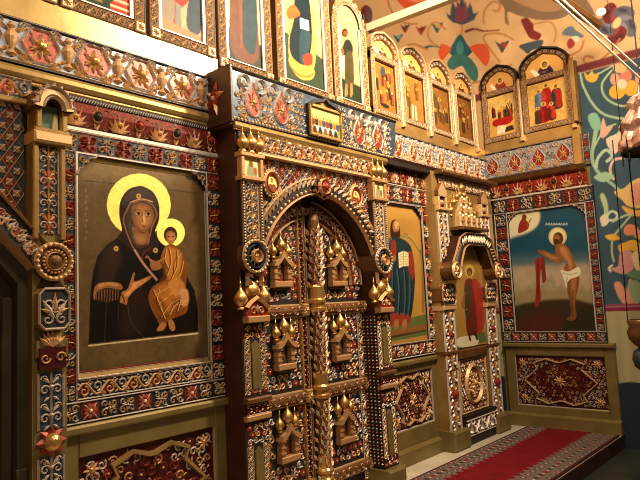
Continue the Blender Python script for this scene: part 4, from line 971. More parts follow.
def medallion_icon(label, u, v, cl):
    t = thing('medallion_icon', label, 'icon', u, v - .1, HD, group='round icons beside the arch')
    mb = MB(); mb.disc(u, v, .095, WOOD, HD, 20, .85); mb.ring(u, v, .066, .1, .028, SCROLL, HD, 22, .85); mb.ring(u, v, .058, .068, .02, RED, HD + .008, 22, .85)
    for k in range(20): a = k * PI / 10; mb.dome(u + .098 * .85 * math.cos(a), v + .098 * math.sin(a), .012, .014, SCROLL, HD + .004, 5, 2)
    mb.build('ring_frame', t)
    p = Canvas(u - .06, u + .06, v - .066, v + .066, 260, lambda a, b: (u + a, v + b), cl[0])
    p.poly([(-.04, -.07), (-.035, -.02), (0, .0), (.035, -.02), (.04, -.07)], cl[1]); p.ell(0, .02, .028, .03, 'ecd070'); p.ell(0, .02, .014, .018, '6a4020'); p.ell(.002, .016, .009, .013, 'b07c48')
    p.build('painted_face', t, HD + .012, PAINT, keep=lambda a, b: ((a - u) / .058) ** 2 + ((b - v) / .064) ** 2 < 1)
    return t
medallion_icon('small round icon left of the royal door arch', 3.01, 2.42, ('d8c488', '7a4c2c'))
medallion_icon('small round icon right of the royal door arch', 3.99, 2.42, ('c8a868', '8a3420'))

# pilasters of the portal
def portal_pilaster(sg):
    u = UC + sg * .75; x0, x1 = u - .1, u + .1; d = HD
    p = MB(); p.box(x0, x1, 1.95, 2.42, 0, d + .02, DARK)
    strip(p, u, 1.95, .47, .13, PI / 2, 'cand', d + .021, 3, ground=DARK, alt=BLUE, k=.8)
    for q in (x0 + .018, x1 - .018):
        p.box(q - .016, q + .016, 1.95, 2.42, d, d + .035, WOOD, .006); strip(p, q, 1.95, .47, .026, PI / 2, 'beads', d + .035)
    P_ = p.build('pilaster', rp)
    m = MB(); m.box(x0 - .012, x1 + .012, 2.405, 2.435, d - .01, d + .06, KIOSK, .006); m.box(x0 - .012, x1 + .012, 2.57, 2.60, d - .01, d + .06, KIOSK, .006)
    for q in (x0 + .012, x1 - .012): m.box(q - .016, q + .016, 2.435, 2.57, d - .01, d + .05, KIOSK, .005)
    m.patch([(x0, 2.43), (x1, 2.43), (x1, 2.58), (x0, 2.58)], d + .022, BROWN); m.build('niche_frame', P_)
    n = Canvas(u - .07, u + .07, 2.435, 2.57, 140, lambda a, b: (u + a, 2.5 + b), 'd8c088'); n.poly([(-.04, -.07), (-.03, .01), (.0, .03), (.03, .01), (.05, -.07)], '8a8a6a'); n.ell(0, .03, .02, .024, '7a5028'); n.ell(.04, -.02, .016, .03, 'a05030'); n.build('niche_painting', P_, d + .03, PAINT)
    for q, h in ((-.075, .18), (.0, .2), (.075, .18)): onion(P_, u + q, 2.6, h, d + .035)
    # rosette
    m = MB(); v = 1.88; m.disc(u, v, .125, WOOD, d + .04, 24); m.ring(u, v, .09, .125, .03, SILVER, d + .03, 24); m.ring(u, v, .07, .085, .03, BLUE, d + .035, 20); m.rosette(u, v, .07, 10, SCROLL, BRASS, d + .045); m.ring(u, v, .035, .05, .03, SCROLL, d + .05, 14)
    for k in range(22): a = k * PI / 11; m.dome(u + .108 * math.cos(a), v + .108 * math.sin(a), .012, .02, SCROLL, d + .05, 5, 2)
    m.prism([(u + .125 * math.cos(a), v + .125 * math.sin(a)) for a in np.linspace(0, 2 * PI, 24, endpoint=False)], d - .01 if sg < 0 else 0, d + .04, WOOD); m.build('rosette', P_)
    # kokoshnik with three onion domes
    m = MB(); m.box(x0, x1, 1.43, 1.475, d - .01, d + .06, KIOSK, .006)
    kk = [(u - .1, 1.475), (u - .1, 1.53), (u - .06, 1.565), (u, 1.60), (u + .06, 1.565), (u + .1, 1.53), (u + .1, 1.475)]
    m.prism(kk, d - .03, d + .04, WOOD, RED); m.ribbon(kk[1:-1], .03, .03, SCROLL, d + .04); m.scroll(u - .035, 1.51, .03, 0, 1.2, 1, SCROLL, d=d + .04); m.scroll(u + .035, 1.51, .03, PI, 1.2, -1, SCROLL, d=d + .04); m.leaf(u, 1.49, PI / 2, .07, .03, .02, SILVER, d + .04); m.build('kokoshnik', P_)
    onion(P_, u, 1.55, .26, d - .02); onion(P_, u - .11, 1.52, .2, d); onion(P_, u + .10, 1.53, .2, d)
    # lower shaft: red carving above, olive strip, collars
    m = MB(); m.box(x0, x1, 0.0, 1.43, 0, d, DARK)
    def red_block(v0, v1, seed):
        area_scroll(m, lambda a, b: x0 + .015 < a < x1 - .015 and v0 + .015 < b < v1 - .015, (x0, x1, v0, v1), .052, d, seed, grounds=(RED, FBLUE), flowers=(RED, PINK), pf=.3)
    red_block(1.30, 1.43, 1); red_block(.93, 1.0, 2); red_block(.60, .78, 3); red_block(.12, .24, 4)
    for q in (x0 + .03, x1 - .03):
        strip(m, q, .98, .34, .055, PI / 2, 'vine', d + .001, 5, ground=DARK, alt=None); strip(m, q, .22, .40, .055, PI / 2, 'vine', d + .001, 6, ground=DARK, alt=None)
    m.box(x0 - .012, x1 + .012, .90, .935, d - .01, d + .04, WOOD, .008); strip(m, x0, .855, .2, .07, 0, 'dots', d + .012, ground=MAROON, alt=RED); m.box(x0 - .012, x1 + .012, .785, .82, d - .01, d + .03, KIOSK, .006); m.box(x0 + .0, x1, .82, .90, d - .01, d + .01, MAROON)
    m.build('lower_shaft', P_)
    for (v0, v1) in ((.99, 1.31), (.23, .61)):
        m = MB(); m.prism([(u - .035, v0), (u + .035, v0), (u + .035, v1 - .03), (u, v1), (u - .035, v1 - .03)], d - .01, d + .014, OLIVE); m.build('olive_strip', P_)
    m = MB(); m.box(x0 - .03, x1 + .03, 0, .13, 0, d + .07, OLIVE, .02); m.build('base_block', P_)
    # inner face of the shaft, studded with facets
    m = MB(); xi = x1 - .002 if sg < 0 else x0 + .002; e = .008 * (1 if sg < 0 else -1)
    dep = d - .01
    for k in range(44):
        for j in range(5):
            v = .16 + k * .0285; dd = .02 + j * .04; 
            m.raw([(xi, -(dd - .016), v + .004 * (j % 2)), (xi, -(dd + .016), v + .012), (xi, -dd, v + .026), (xi + e * 1.6, -dd, v + .012)], [(0, 1, 3), (1, 2, 3), (2, 0, 3)], (SILVER, RED, KIOSK, PINK)[(k + 2 * j) % 4])
    m.raw([(xi + e * .1, 0.03, 0.1), (xi + e * .1, -d, .1), (xi + e * .1, -d, 1.43), (xi + e * .1, .03, 1.43)], [(0, 1, 2, 3)], FRED)
    m.build('studded_side', P_)
portal_pilaster(-1); portal_pilaster(1)

# ================================================================== ROYAL DOORS
_kiosk = {}
def kiosk(parent, u, v, d, seed):
    key = seed % 3
    if key not in _kiosk:
        m = MB()
        m.box(-.095, .095, -.13, -.085, 0, .06, KIOSK, .006); m.box(-.08, .08, -.15, -.13, 0, .04, WOOD)
        for q in (-.07, .07):
            m.box(q - .02, q + .02, -.085, .05, 0, .05, KIOSK, .006)
            for z in (-.06, -.02, .02): m.box(q - .023, q + .023, z - .006, z + .006, .0, .056, KIOSK)
        m.patch([(-.06, -.085), (.06, -.085), (.06, .06), (0, .12), (-.06, .06)], .006, DARK)
        roof = [(-.105, .03), (-.09, .065), (-.04, .085), (0, .15), (.04, .085), (.09, .065), (.105, .03), (.07, .03), (.035, .055), (0, .095), (-.035, .055), (-.07, .03)]
        m.prism(roof, 0, .07, KIOSK, KIOSK); m.prism([(-.095, .06), (-.095, .12), (.095, .12), (.095, .06), (0, .13)], 0, .035, WOOD)
        m.box(-.03, .03, -.08, .02, .006, .012, RED if key != 1 else BLUE); m.dome(0, .03, .018, .01, KIOSK, .012, 8, 2); m.leaf(0, -.08, PI / 2, .1, .05, .012, WOOD, .012)
        me = bpy.data.meshes.new('kiosk'); me.from_pydata(m.v, [], m.f)
        for n in m.mats: me.materials.append(MATS[n])
        me.polygons.foreach_set('material_index', m.m); _kiosk[key] = me
    o = bpy.data.objects.new('kiosk', _kiosk[key]); COL.objects.link(o); o.parent = parent
    b = parent['_b']; o.location = (u - b[0], -d - b[1], v - b[2]); o['_b'] = [u, -d, v]
    onion(o, u, v + .12, .18, d + .03); onion(o, u - .08, v + .09, .145, d + .025); onion(o, u + .08, v + .09, .145, d + .025)
    return o

def door_leaf(sg, label):
    D0 = .03
    t = thing('royal_door', label, 'door', UC + sg * .35, 0, 0, group='leaves of the royal doors')
    x0, x1 = (UC - AR + .01, UC - .005) if sg < 0 else (UC + .005, UC + AR - .01)
    q = [p for p in arch(AR - .01, n=41) if (p[0] - UC) * sg > 0.004]
    outl = (q if sg > 0 else q)
    poly = ([(x0, 0.03)] + [(x0, AZ)] + [p for p in outl][::-1] + [(x1, .03)]) if sg < 0 else ([(x1, .03), (x1, AZ)] + outl + [(x0, .03)])
    if sg < 0: poly = [(x1, .03)] + [(x1, AZ + AR * 1.03)] + outl + [(x0, .03)]
    else: poly = [(x0, .03), (x1, .03), (x1, AZ)] + outl + [(x0, AZ + AR * 1.03)]
    mb = MB(); mb.prism(poly, -.05, D0, WOOD, DARK)
    ks = [(1.80, 0), (1.19, 1), (.53, 2)]
    kc = UC + sg * .33
    def ok(u, v):
        if not (x0 + .04 < u < x1 - .04 and .2 < v): return False
        if v > AZ and math.hypot(u - UC, v - AZ) > AR - .17: return False
        for kv, _ in ks:
            if abs(u - kc) < .12 and -.16 < v - kv < .26: return False
        for r in (1.49, .835, .2):
            if abs(v - r) < .055: return False
        if abs(u - (UC + sg * .05)) < .06: return False
        if v < 1.45 and abs(u - (UC + sg * .62)) < .03: return False
        return True
    area_scroll(mb, ok, (x0, x1, .1, 2.5), .068, D0, 21 + sg, grounds=(BLUE, RED), flowers=(RED, PINK), pf=.22)
    mb.build('carved_leaf', t)
    mb = MB(); r = arch(AR - .085, n=41); rr = [p for p in r if (p[0] - UC) * sg > .02]
    mb.ribbon(rr, .13, .02, FRED, D0, 1, False, True)
    for k in range(18):
        a = (PI / 2) * (k + .5) / 18; a = a if sg > 0 else PI - a
        x, y = UC + (AR - .085) * math.cos(a), AZ + (AR - .085) * math.sin(a)
        if k % 2 == 0: mb.scroll(x, y, .038, a, 1.2, sg, SILVER, d=D0 + .02)
        else: mb.disc(x, y, .03, BLUE, D0 + .021, 8); mb.rosette(x, y, .04, 6, SCROLL, PINK, D0 + .022)
    mb.ribbon([p for p in arch(AR - .16, n=41) if (p[0] - UC) * sg > .02], .016, .03, SCROLL, D0 + .004); mb.ribbon([p for p in arch(AR - .02, n=41) if (p[0] - UC) * sg > .02], .016, .03, SCROLL, D0 + .004)
    mb.build('arched_border', t)
    mb = MB(); u = UC + sg * .085; strip(mb, u, .05, 2.28, .07, PI / 2, 'dots', D0 + .012, ground=MAROON, alt=RED, k=.8); mb.box(u - .035, u + .035, .05, 2.33, 0, D0 + .011, DARK)
    for q_ in (-.04, .04): mb.box(u + q_ - .006, u + q_ + .006, .05, 2.31, 0, D0 + .028, GOLD)
    mb.build('inner_stile', t)
    mb = MB(); u = UC + sg * .63; strip(mb, u, .05, 1.44, .10, PI / 2, 'vine', D0 + .012, ground=BLUE, alt=RED); mb.box(u - .05, u + .05, .05, 1.49, 0, D0 + .011, DARK); mb.build('outer_stile', t)
    for v in (1.49, .835, .17):
        mb = MB(); a0, a1 = sorted((UC + sg * .05, UC + sg * .69)); mb.prof([(.045 * math.cos(PI * i / 6), .05 * math.sin(PI * i / 6)) for i in range(7)], a0, a1, v, D0, WOOD)
        for k in range(16):
            uu = a0 + (k + .5) * (a1 - a0) / 16; mb.scroll(uu, v + (.012 if k % 2 else -.012), .022, k, 1.1, 1 if k % 2 else -1, SCROLL if k % 3 else SILVER, d=D0 + .042, n=9); mb.dome(uu + .015, v - (.02 if k % 2 else -.02), .011, .012, PINK, D0 + .04, 5, 2)
        for q_ in (-.045, .045): mb.box(a0, a1, v + q_ - .006, v + q_ + .006, D0, D0 + .02, SCROLL)
        mb.build('cross_rail', t)
        for uu in (UC + sg * .085, UC + sg * .66):
            mb = MB(); mb.box(uu - .04, uu + .04, v - .05, v + .05, D0, D0 + .05, GOLD, .01); mb.rosette(uu, v, .036, 8, SCROLL, BRASS, D0 + .05); mb.build('rail_boss', t)
    for kv, sd in ks: kiosk(t, kc, kv, D0 + .005, sd)
    return t
dl = door_leaf(-1, 'left leaf of the carved royal doors with three gilded kiosks')
dr = door_leaf(1, 'right leaf of the carved royal doors with three gilded kiosks')
# middle post
post = MB(); 
def lathe(m, u, v0, prof, d, mt, seg=14):
    rows = [[m.P(u + r * math.cos(2 * PI * i / seg), v0 + y, d + r * math.sin(2 * PI * i / seg)) for i in range(seg)] for r, y in prof]
    for a, b2 in zip(rows, rows[1:]):
        for i in range(seg):
            j = (i + 1) % seg; m.face((a[i], a[j], b2[j], b2[i]), mt)
    m.face(tuple(reversed(rows[0])), mt); m.face(tuple(rows[-1]), mt)
pt = thing('door_post', 'turned gilded post between the two royal door leaves', 'post', UC + .035, 0, .07)
PU = UC + .035
lathe(post, PU, .05, [(.06, 0), (.06, 1.3), (.05, 1.32), (.05, 2.15), (.04, 2.2)], .075, WOOD)
for k in range(92):
    a = k * 1.1; v = .1 + k * .022
    if abs(v - 1.55) < .09 or abs(v - .86) < .08: continue
    for ph in (0, 2.1, 4.2):
        aa = a * .6 + ph
        if math.sin(aa) < -.1: continue
        post.leaf(PU + .056 * math.cos(aa) - .012, v, PI / 2 - .8 * math.cos(aa), .075, .028, .016, SCROLL if k % 2 else SILVER, .075 + .057 * math.sin(aa)); post.scroll(PU + .05 * math.cos(aa + .5), v + .012, .02, k, 1.1, 1, SILVER if k % 2 else SCROLL, d=.075 + .057 * math.sin(aa + .5), n=8)
        post.dome(PU + .055 * math.cos(aa + 1), v + .02, .012, .012, PINK, .075 + .055 * math.sin(aa + 1), 5, 2)
post.build('carved_shaft', pt)
for v0 in (1.47, .80, .17):
    mb = MB(); lathe(mb, PU, v0, [(.064, 0), (.076, .012), (.076, .03), (.064, .04), (.064, .06), (.078, .075), (.078, .095), (.064, .11), (.064, .2), (.058, .215)], .075, BRASS); mb.build('brass_ring', pt, smooth=False)

# small painted icon on the projecting box
t = thing('small_icon', 'small framed icon of a supper table on the projecting box', 'icon', 3.58, 2.87, DB)
u0, u1, v0, v1 = 3.395, 3.765, 2.85, 3.08
p = Canvas(u0, u1, v0, v1, 190, lambda a, b: on_main(a, b, DB + .03), '8a8048')
A = lambda pts: [(u0 + x * (u1 - u0), v0 + y * (v1 - v0)) for x, y in pts]
def pf(cv_, pts, col, smooth=True): cv_.fill(cv_.g(crom(A(pts), True) if smooth else A(pts), True), col)
pf(p, [(0, .6), (1, .6), (1, 1), (0, 1)], 'c8b06a', False); pf(p, [(.1, .15), (.9, .15), (.85, .42), (.15, .42)], 'd8d0b8', False)
for k in range(8):
    x = .1 + k * .115; cc = ('8a2c20', '2c3c34', 'b06a30', '3a4a5a')[k % 4]
    pf(p, [(x - .05, .35), (x - .04, .6), (x + .04, .6), (x + .05, .35)], cc); pf(p, [(x - .045, .6), (x, .78), (x + .045, .6), (x, .56)], 'e6c860'); pf(p, [(x - .02, .6), (x, .7), (x + .02, .6), (x, .57)], '6a3c20')
for k in range(5): x = .15 + k * .17; pf(p, [(x - .06, .02), (x - .04, .28), (x + .04, .28), (x + .06, .02)], ('5a2a1c', '2a3a30', '7a5028')[k % 3])
p.build('painted_panel', t, DB + .028, PAINT)
mb = MB(); mb.box(u0 - .01, u1 + .01, v0 - .01, v1 + .01, DB, DB + .027, DARK); mb.ribbon([(u0, v0), (u1, v0), (u1, v1), (u0, v1)], .028, .02, GOLD, DB + .026, 1, True, True); mb.ribbon([(u0, v1), (u0 + .06, v1 + .035), ((u0 + u1) / 2 - .03, v1 + .06), ((u0 + u1) / 2, v1 + .085), ((u0 + u1) / 2 + .03, v1 + .06), (u1 - .06, v1 + .035), (u1, v1)], .03, .03, DARK, DB + .02, 1, False, True); mb.prism([(u0, v1), (u1, v1), (u1 - .06, v1 + .03), ((u0 + u1) / 2, v1 + .075), (u0 + .06, v1 + .03)], DB, DB + .02, GOLD); mb.build('frame', t)

# ================================================================== SIDE DOOR PORTAL NEAR THE CORNER
dp = thing('deacon_portal', 'narrow carved portal with clustered golden domes beside the corner', 'portal', 6.2, 0, 0)
DD = .11
def dpil(u, w_, base_u):
    m = MB(); x0, x1 = u - w_ / 2, u + w_ / 2
    m.box(x0, x1, 0, 2.5, 0, DD, GOLD); strip(m, u + .02, 1.9, .54, w_ * .8, PI / 2, 'cand', DD + .002, 9, ground=DARK, alt=RED, k=.8)
    P_ = m.build('pilaster', dp)
    m = MB(); m.box(x0 + .03, x1 + .0, 2.44, 2.47, 0, DD + .04, SCROLL, .006); n0, n1 = x0 + .05, x1 - .02
    m.box(n0, n0 + .03, 2.47, 2.6, 0, DD + .03, SCROLL, .005); m.box(n1 - .03, n1, 2.47, 2.6, 0, DD + .03, SCROLL, .005); m.patch([(n0, 2.47), (n1, 2.47), (n1, 2.6), (n0, 2.6)], DD + .004, BROWN)
    c_ = (n0 + n1) / 2; hw = (n1 - n0) / 2
    m.prism([(c_ + hw, 2.59), (c_ + hw, 2.65), (c_ + hw * .5, 2.7), (c_, 2.74), (c_ - hw * .5, 2.7), (c_ - hw, 2.65), (c_ - hw, 2.59)], DD - .02, DD + .03, WOOD, SCROLL); m.dome(c_, 2.53, .03, .03, SCROLL, DD + .004, 8, 2); m.build('niche', P_)
    m = MB(); v = 1.77    # barrel under the arch foot
    m.raw(*cyl((u - .02, -DD - .15, 1.80), (u + .0, 0, 1.80), .095, 18), WOOD); m.ring(u - .02, 1.80, .06, .095, .02, SCROLL, DD + .15, 18); m.rosette(u - .02, 1.80, .06, 8, SCROLL, BRASS, DD + .15); m.build('barrel', P_)
    m = MB()
    e0, e1 = x0 - .01, x1 + .01; oct_ = [(e0, 1.5), (e0 + .03, 1.45), (e1 - .03, 1.45), (e1, 1.5), (e1, 1.62), (e1 - .03, 1.67), (e0 + .03, 1.67), (e0, 1.62)]
    m.prism(oct_, 0, DD + .03, WOOD, DARK); m.ribbon(oct_, .012, .014, KIOSK, DD + .03, 1, True)
    area_scroll(m, lambda a, b: abs(a - u) < w_ * .42 and abs(b - 1.56) < .09, (x0, x1, 1.46, 1.68), .055, DD + .03, 6, grounds=(FBLUE, FRED), s=(SILVER, KIOSK), pf=.1)
    m.box(x0 - .008, x1 + .008, 1.40, 1.45, 0, DD + .04, SCROLL, .008); m.build('octagon_block', P_)
    m = MB()
    for (v0, v1, sd, al) in ((.98, 1.40, 1, RED), (.80, .96, 2, BLUE), (.2, .78, 3, RED)): strip(m, u, v0, v1 - v0, w_ * .92, PI / 2, 'cand', DD + .004, sd, ground=FBLUE, alt=FRED if al == RED else FBLUE, s1=KIOSK, k=.8)
    m.dome(u, .55, .05, .05, RED, DD + .01, 10, 3); m.dome(u, 1.15, .04, .04, RED, DD + .01, 10, 3); m.box(x0 - .01, x1 + .01, .955, .985, 0, DD + .03, WOOD, .006); m.build('carved_shaft', P_)
    m = MB(); m.box(x0 - .03, x1 + .05, 0.0, .2, 0, DD + .08, OLIVE, .02); m.build('base_block', P_)
def cyl(a, b_, r, n):
    a = Vector(a); b_ = Vector(b_); z = (b_ - a).normalized(); x = z.orthogonal().normalized(); y = z.cross(x)
    vs = [tuple(a + x * (r * math.cos(2 * PI * i / n)) + y * (r * math.sin(2 * PI * i / n))) for i in range(n)] + [tuple(b_ + x * (r * math.cos(2 * PI * i / n)) + y * (r * math.sin(2 * PI * i / n))) for i in range(n)]
    fs = [(i, (i + 1) % n, n + (i + 1) % n, n + i) for i in range(n)] + [tuple(range(n))[::-1], tuple(range(n, 2 * n))]
    return vs, fs
dpil(5.56, .25, 5.56); dpil(6.52, .25, 6.52)
mb = MB(); mb.box(5.44, 6.80, 2.5, 2.86, 0, .09, GOLD); strip(mb, 5.56, 2.76, 1.2, .12, 0, 'vine', .10, ground=DARK, alt=RED); mb.box(5.5, 6.8, 2.83, 2.87, 0, .2, WOOD, .01); mb.build('top_board', dp)
mb = MB(); oa = [(5.48, 1.84), (5.58, 1.97), (5.70, 2.15), (5.84, 2.21), (6.28, 2.21), (6.42, 2.15), (6.53, 1.97), (6.62, 1.84)]
oi = [(5.68, 1.84), (5.72, 1.93), (5.79, 2.04), (5.88, 2.08), (6.24, 2.08), (6.31, 2.04), (6.37, 1.93), (6.41, 1.84)]
fr = oa + oi[::-1]
n_ = len(oa)
for i in range(n_ - 1):
    A1 = [mb.P(*oa[i], DD + .12), mb.P(*oa[i + 1], DD + .12), mb.P(*oi[i + 1], DD + .12), mb.P(*oi[i], DD + .12)]; mb.face(tuple(A1), DARK)
    mb.face((mb.P(*oa[i], DD + .12), mb.P(*oa[i], 0), mb.P(*oa[i + 1], 0), mb.P(*oa[i + 1], DD + .12)), BROWN); mb.face((mb.P(*oi[i], DD + .12), mb.P(*oi[i], -.02), mb.P(*oi[i + 1], -.02), mb.P(*oi[i + 1], DD + .12)), BROWN)
md = [((a[0] + b2[0]) / 2, (a[1] + b2[1]) / 2) for a, b2 in zip(oa, oi)]
mb.ribbon(oa, .014, .02, KIOSK, DD + .12); mb.ribbon(oi, .012, .02, KIOSK, DD + .12)
for i in range(n_ - 1):
    L = math.hypot(md[i + 1][0] - md[i][0], md[i + 1][1] - md[i][1]); k = max(1, int(L / .035)); a = math.atan2(md[i + 1][1] - md[i][1], md[i + 1][0] - md[i][0])
    for j in range(k): mb.leaf(md[i][0] + (md[i + 1][0] - md[i][0]) * (j + .5) / k, md[i][1] + (md[i + 1][1] - md[i][1]) * (j + .5) / k - .04, a + 1.2, .09, .03, .02, SCROLL if j % 2 else SILVER, DD + .12)
mb.box(5.71, 6.39, 2.18, 2.5, -.03, DD, OLIVE); mb.build('arch', dp)
cl = MB()   # cluster of kokoshniks over the arch
CX = 6.03
cl.push(CX - 6.16, 0)
cl.box(5.86, 6.46, 2.24, 2.275, 0, DD + .16, WOOD, .008); cl.box(5.9, 6.42, 2.275, 2.52, 0, DD + .02, OLIVE)
for x in np.linspace(5.97, 6.35, 4): 
    cl.box(x - .028, x + .028, 2.275, 2.40, DD, DD + .09, SCROLL, .012); cl.dome(x, 2.34, .022, .03, BRASS, DD + .09, 8, 2)
for x, y, h in ((6.03, 2.42, .1), (6.16, 2.42, .1), (6.29, 2.42, .1), (6.10, 2.52, .1), (6.22, 2.52, .1), (6.16, 2.62, .1)):
    cl.prism([(x - .07, y - .03), (x - .065, y + .03), (x - .03, y + .055), (x, y + h), (x + .03, y + .055), (x + .065, y + .03), (x + .07, y - .03)], DD - .06, DD + .06 - (y - 2.4) * .2, SCROLL); cl.ring(x, y, .025, .045, .012, BRASS, DD + .06 - (y - 2.4) * .2, 12)
cl.pop(); cluster = cl.build('kokoshnik_cluster', dp)
for x, y, h in ((5.90, 2.40, .17), (6.42, 2.40, .17), (5.98, 2.5, .16), (6.34, 2.5, .16), (6.05, 2.57, .15), (6.27, 2.57, .15), (6.11, 2.60, .15), (6.21, 2.60, .15), (6.16, 2.66, .2)): onion(cluster, x - .13, y, h, DD + .0)
# the door itself
ddo = thing('deacon_door', 'narrow door painted with a red-robed standing figure beside the corner', 'door', 6.08, 0, 0, shift=-.13)
dk = Canvas(5.70, 6.4, .99, 2.12, 130, lambda a, b: on_main(a, b, .095), 'a8803f'); c = dk; c.noise(.08, 20, 3)
A = crop(420, 160, 3.43); B = crop(420, 290, 3.0)
c.poly([(455, 350), (492, 340), (492, 330), (455, 338)], '5a6a3a', smooth=False); c.poly([(458, 338), (476, 336), (477, 345), (459, 347)], 'd8ceac')
_m0 = c.map; c.map = lambda a, b: _m0(a + 6.5, b)
c.poly([(458, 285), (461, 279), (466, 280), (470, 290), (474, 315), (472, 332), (461, 334), (459, 310)], '6e2a1c'); c.poly([(466, 280), (473, 283), (478, 300), (478, 324), (472, 334), (469, 305)], 'a83226'); c.poly([(458, 286), (463, 290), (464, 318), (459, 316)], '4a3a22')
c.ell(463, 271, 5, 6.5, 'd0a850'); c.ell(463, 272, 2.6, 4.2, '4a2a16'); c.ell(463, 273, 1.6, 2.8, '9a6438'); c.line([(462, 332), (464, 341)], 2, '2a1c12'); c.line([(468, 332), (471, 340)], 2, '2a1c12'); c.line([(459, 292), (456, 306), (461, 310)], 1.6, '8a5630'); c.line([(476, 256), (488, 280), (489, 340)], 1.2, '6a4a20', smooth=False)
dk.build('painted_panel', ddo, -.035, VARNISH)
mb = MB(); mb.push(-.12, 0); mb.box(5.84, 6.5, 0.05, .98, -.1, -.05, OLIVE)
area_scroll(mb, lambda u, v: 5.9 < u < 6.46 and .33 < v < .84 and ((u - 6.17) / .19) ** 2 + ((v - .59) / .22) ** 2 > 1, (5.86, 6.5, .3, .86), .058, -.05, 4, s=(KIOSK, SILVER), grounds=(FBLUE, FRED), pf=.25)
mb.ribbon([(5.88, .31), (6.47, .31), (6.47, .86), (5.88, .86)], .02, .02, SCROLL, -.05, 1, True); mb.box(5.86, 6.49, .88, .975, -.05, -.01, WOOD, .01); mb.build('lower_panel', ddo)
mb = MB(); mb.push(-.12, 0); mb.ring(6.17, .59, .175, .215, .03, SCROLL, -.045, 28, .88); mb.disc(6.17, .59, .18, WOOD, -.044, 24, .88)
for k in range(10): a = k * PI / 5; mb.scroll(6.17 + .085 * math.cos(a), .59 + .1 * math.sin(a), .045, a, 1.2, 1 if k % 2 else -1, KIOSK, d=-.043)
mb.rosette(6.17, .59, .07, 8, SCROLL, BRASS, -.04); mb.build('oval_medallion', ddo)
mb = MB(); mb.push(-.12, 0); mb.box(5.82, 6.53, .0, .3, -.05, .02, DARK); strip(mb, 5.83, .17, .69, .17, 0, 'vine', .021, ground=DARK, alt=None, s1=SILVER); mb.build('threshold_panel', ddo)

# ================================================================== UPPER TIER OF ICONS
def uv_canvas(u0, u1, v0, v1, res, wall, d, ground):
    f = on_main if wall == 'M' else on_right
    return Canvas(u0, u1, v0, v1, res, lambda a, b: f(a, b, d), ground)
def N(c, pts, col, smooth=True, **k):       # paint in the panel's own 0..1 frame
    u0, u1, v0, v1 = c.b; q = [(u0 + x * (u1 - u0), v0 + y * (v1 - v0)) for x, y in pts]
    c.fill(c.g(crom(q, True) if smooth and len(q) > 3 else q, True), col, **k)
def NE(c, x, y, rx, ry, col, **k): N(c, [(x + rx * math.cos(a), y + ry * math.sin(a)) for a in np.linspace(0, 2 * PI, 16, endpoint=False)], col, smooth=False, **k)
def figure(c, x, y, h, robe, cloak, ar, halo='e8cc70', lean=0.0):      # standing painted figure, ar = panel width / height
    w_ = h * .17 / ar
    N(c, [(x - w_, y), (x - w_ * 1.05, y + h * .4), (x - w_ * .9 + lean * .5, y + h * .72), (x + lean, y + h * .84), (x + w_ * .9 + lean * .5, y + h * .72), (x + w_, y + h * .35), (x + w_ * .9, y)], robe)
    N(c, [(x - w_ * .2, y + h * .1), (x - w_ * .1, y + h * .5), (x - w_ * .5 + lean, y + h * .78), (x + w_ * .8 + lean * .5, y + h * .7), (x + w_, y + h * .35), (x + w_ * .7, y + h * .05)], cloak)
    NE(c, x + lean, y + h * .9, h * .1 / ar, h * .1, halo); NE(c, x + lean, y + h * .9, h * .055 / ar, h * .07, '5a3418'); NE(c, x + lean, y + h * .885, h * .036 / ar, h * .05, 'a8703c')
def crowd(c, seed, pal, ar, n=9, y0=.1, y1=.6, h=.34):
    R = random.Random(seed)
    for k in range(n):
        y = y1 - (y1 - y0) * k / n + R.uniform(-.03, .03); x = R.uniform(.12, .88)
        figure(c, x, y, h * R.uniform(.85, 1.15), R.choice(pal), R.choice(pal), ar, lean=R.uniform(-.03, .03))

def small_frame(t, u0, u1, v0, v1, d, wl, wb, arch_top=None, s=SCROLL, cut=None):
    # carved border strips: left, right, bottom (and a top or an arch)
    for nm, x in (('left_border', u0 - wl / 2), ('right_border', u1 + wl / 2)):
        mb = MB(); mb.box(x - wl / 2, x + wl / 2, v0 - wb, v1, 0, d, WOOD, .004); strip(mb, x, v0 - wb, v1 - v0 + wb, wl * .9, PI / 2, 'vine', d + .001, 3, ground=DARK, alt=None, rim=s, s2=s, k=1.0); mb.build(nm, t)
    mb = MB(); mb.box(u0, u1, v0 - wb, v0, 0, d, WOOD, .004); strip(mb, u0 - wl, v0 - wb / 2, u1 - u0 + 2 * wl, wb * .9, 0, 'vine', d + .0015, 5, ground=DARK, alt=None, rim=s, s2=s)
    for x in (u0 - wl / 2, u1 + wl / 2): mb.box(x - wl * .45, x + wl * .45, v0 - wb, v0 - wb + wl * .9, d, d + .02, SCROLL, .006); mb.rosette(x, v0 - wb + wl * .45, wl * .4, 8, SCROLL, BRASS, d + .02)
    mb.build('bottom_border', t)
    mb = MB(); mb.ribbon([(u0 + .012, v1), (u0 + .012, v0 + .012), (u1 - .012, v0 + .012), (u1 - .012, v1)], .03, .008, SILVER, d - .012, 1, False, True); mb.build('pale_margin', t)

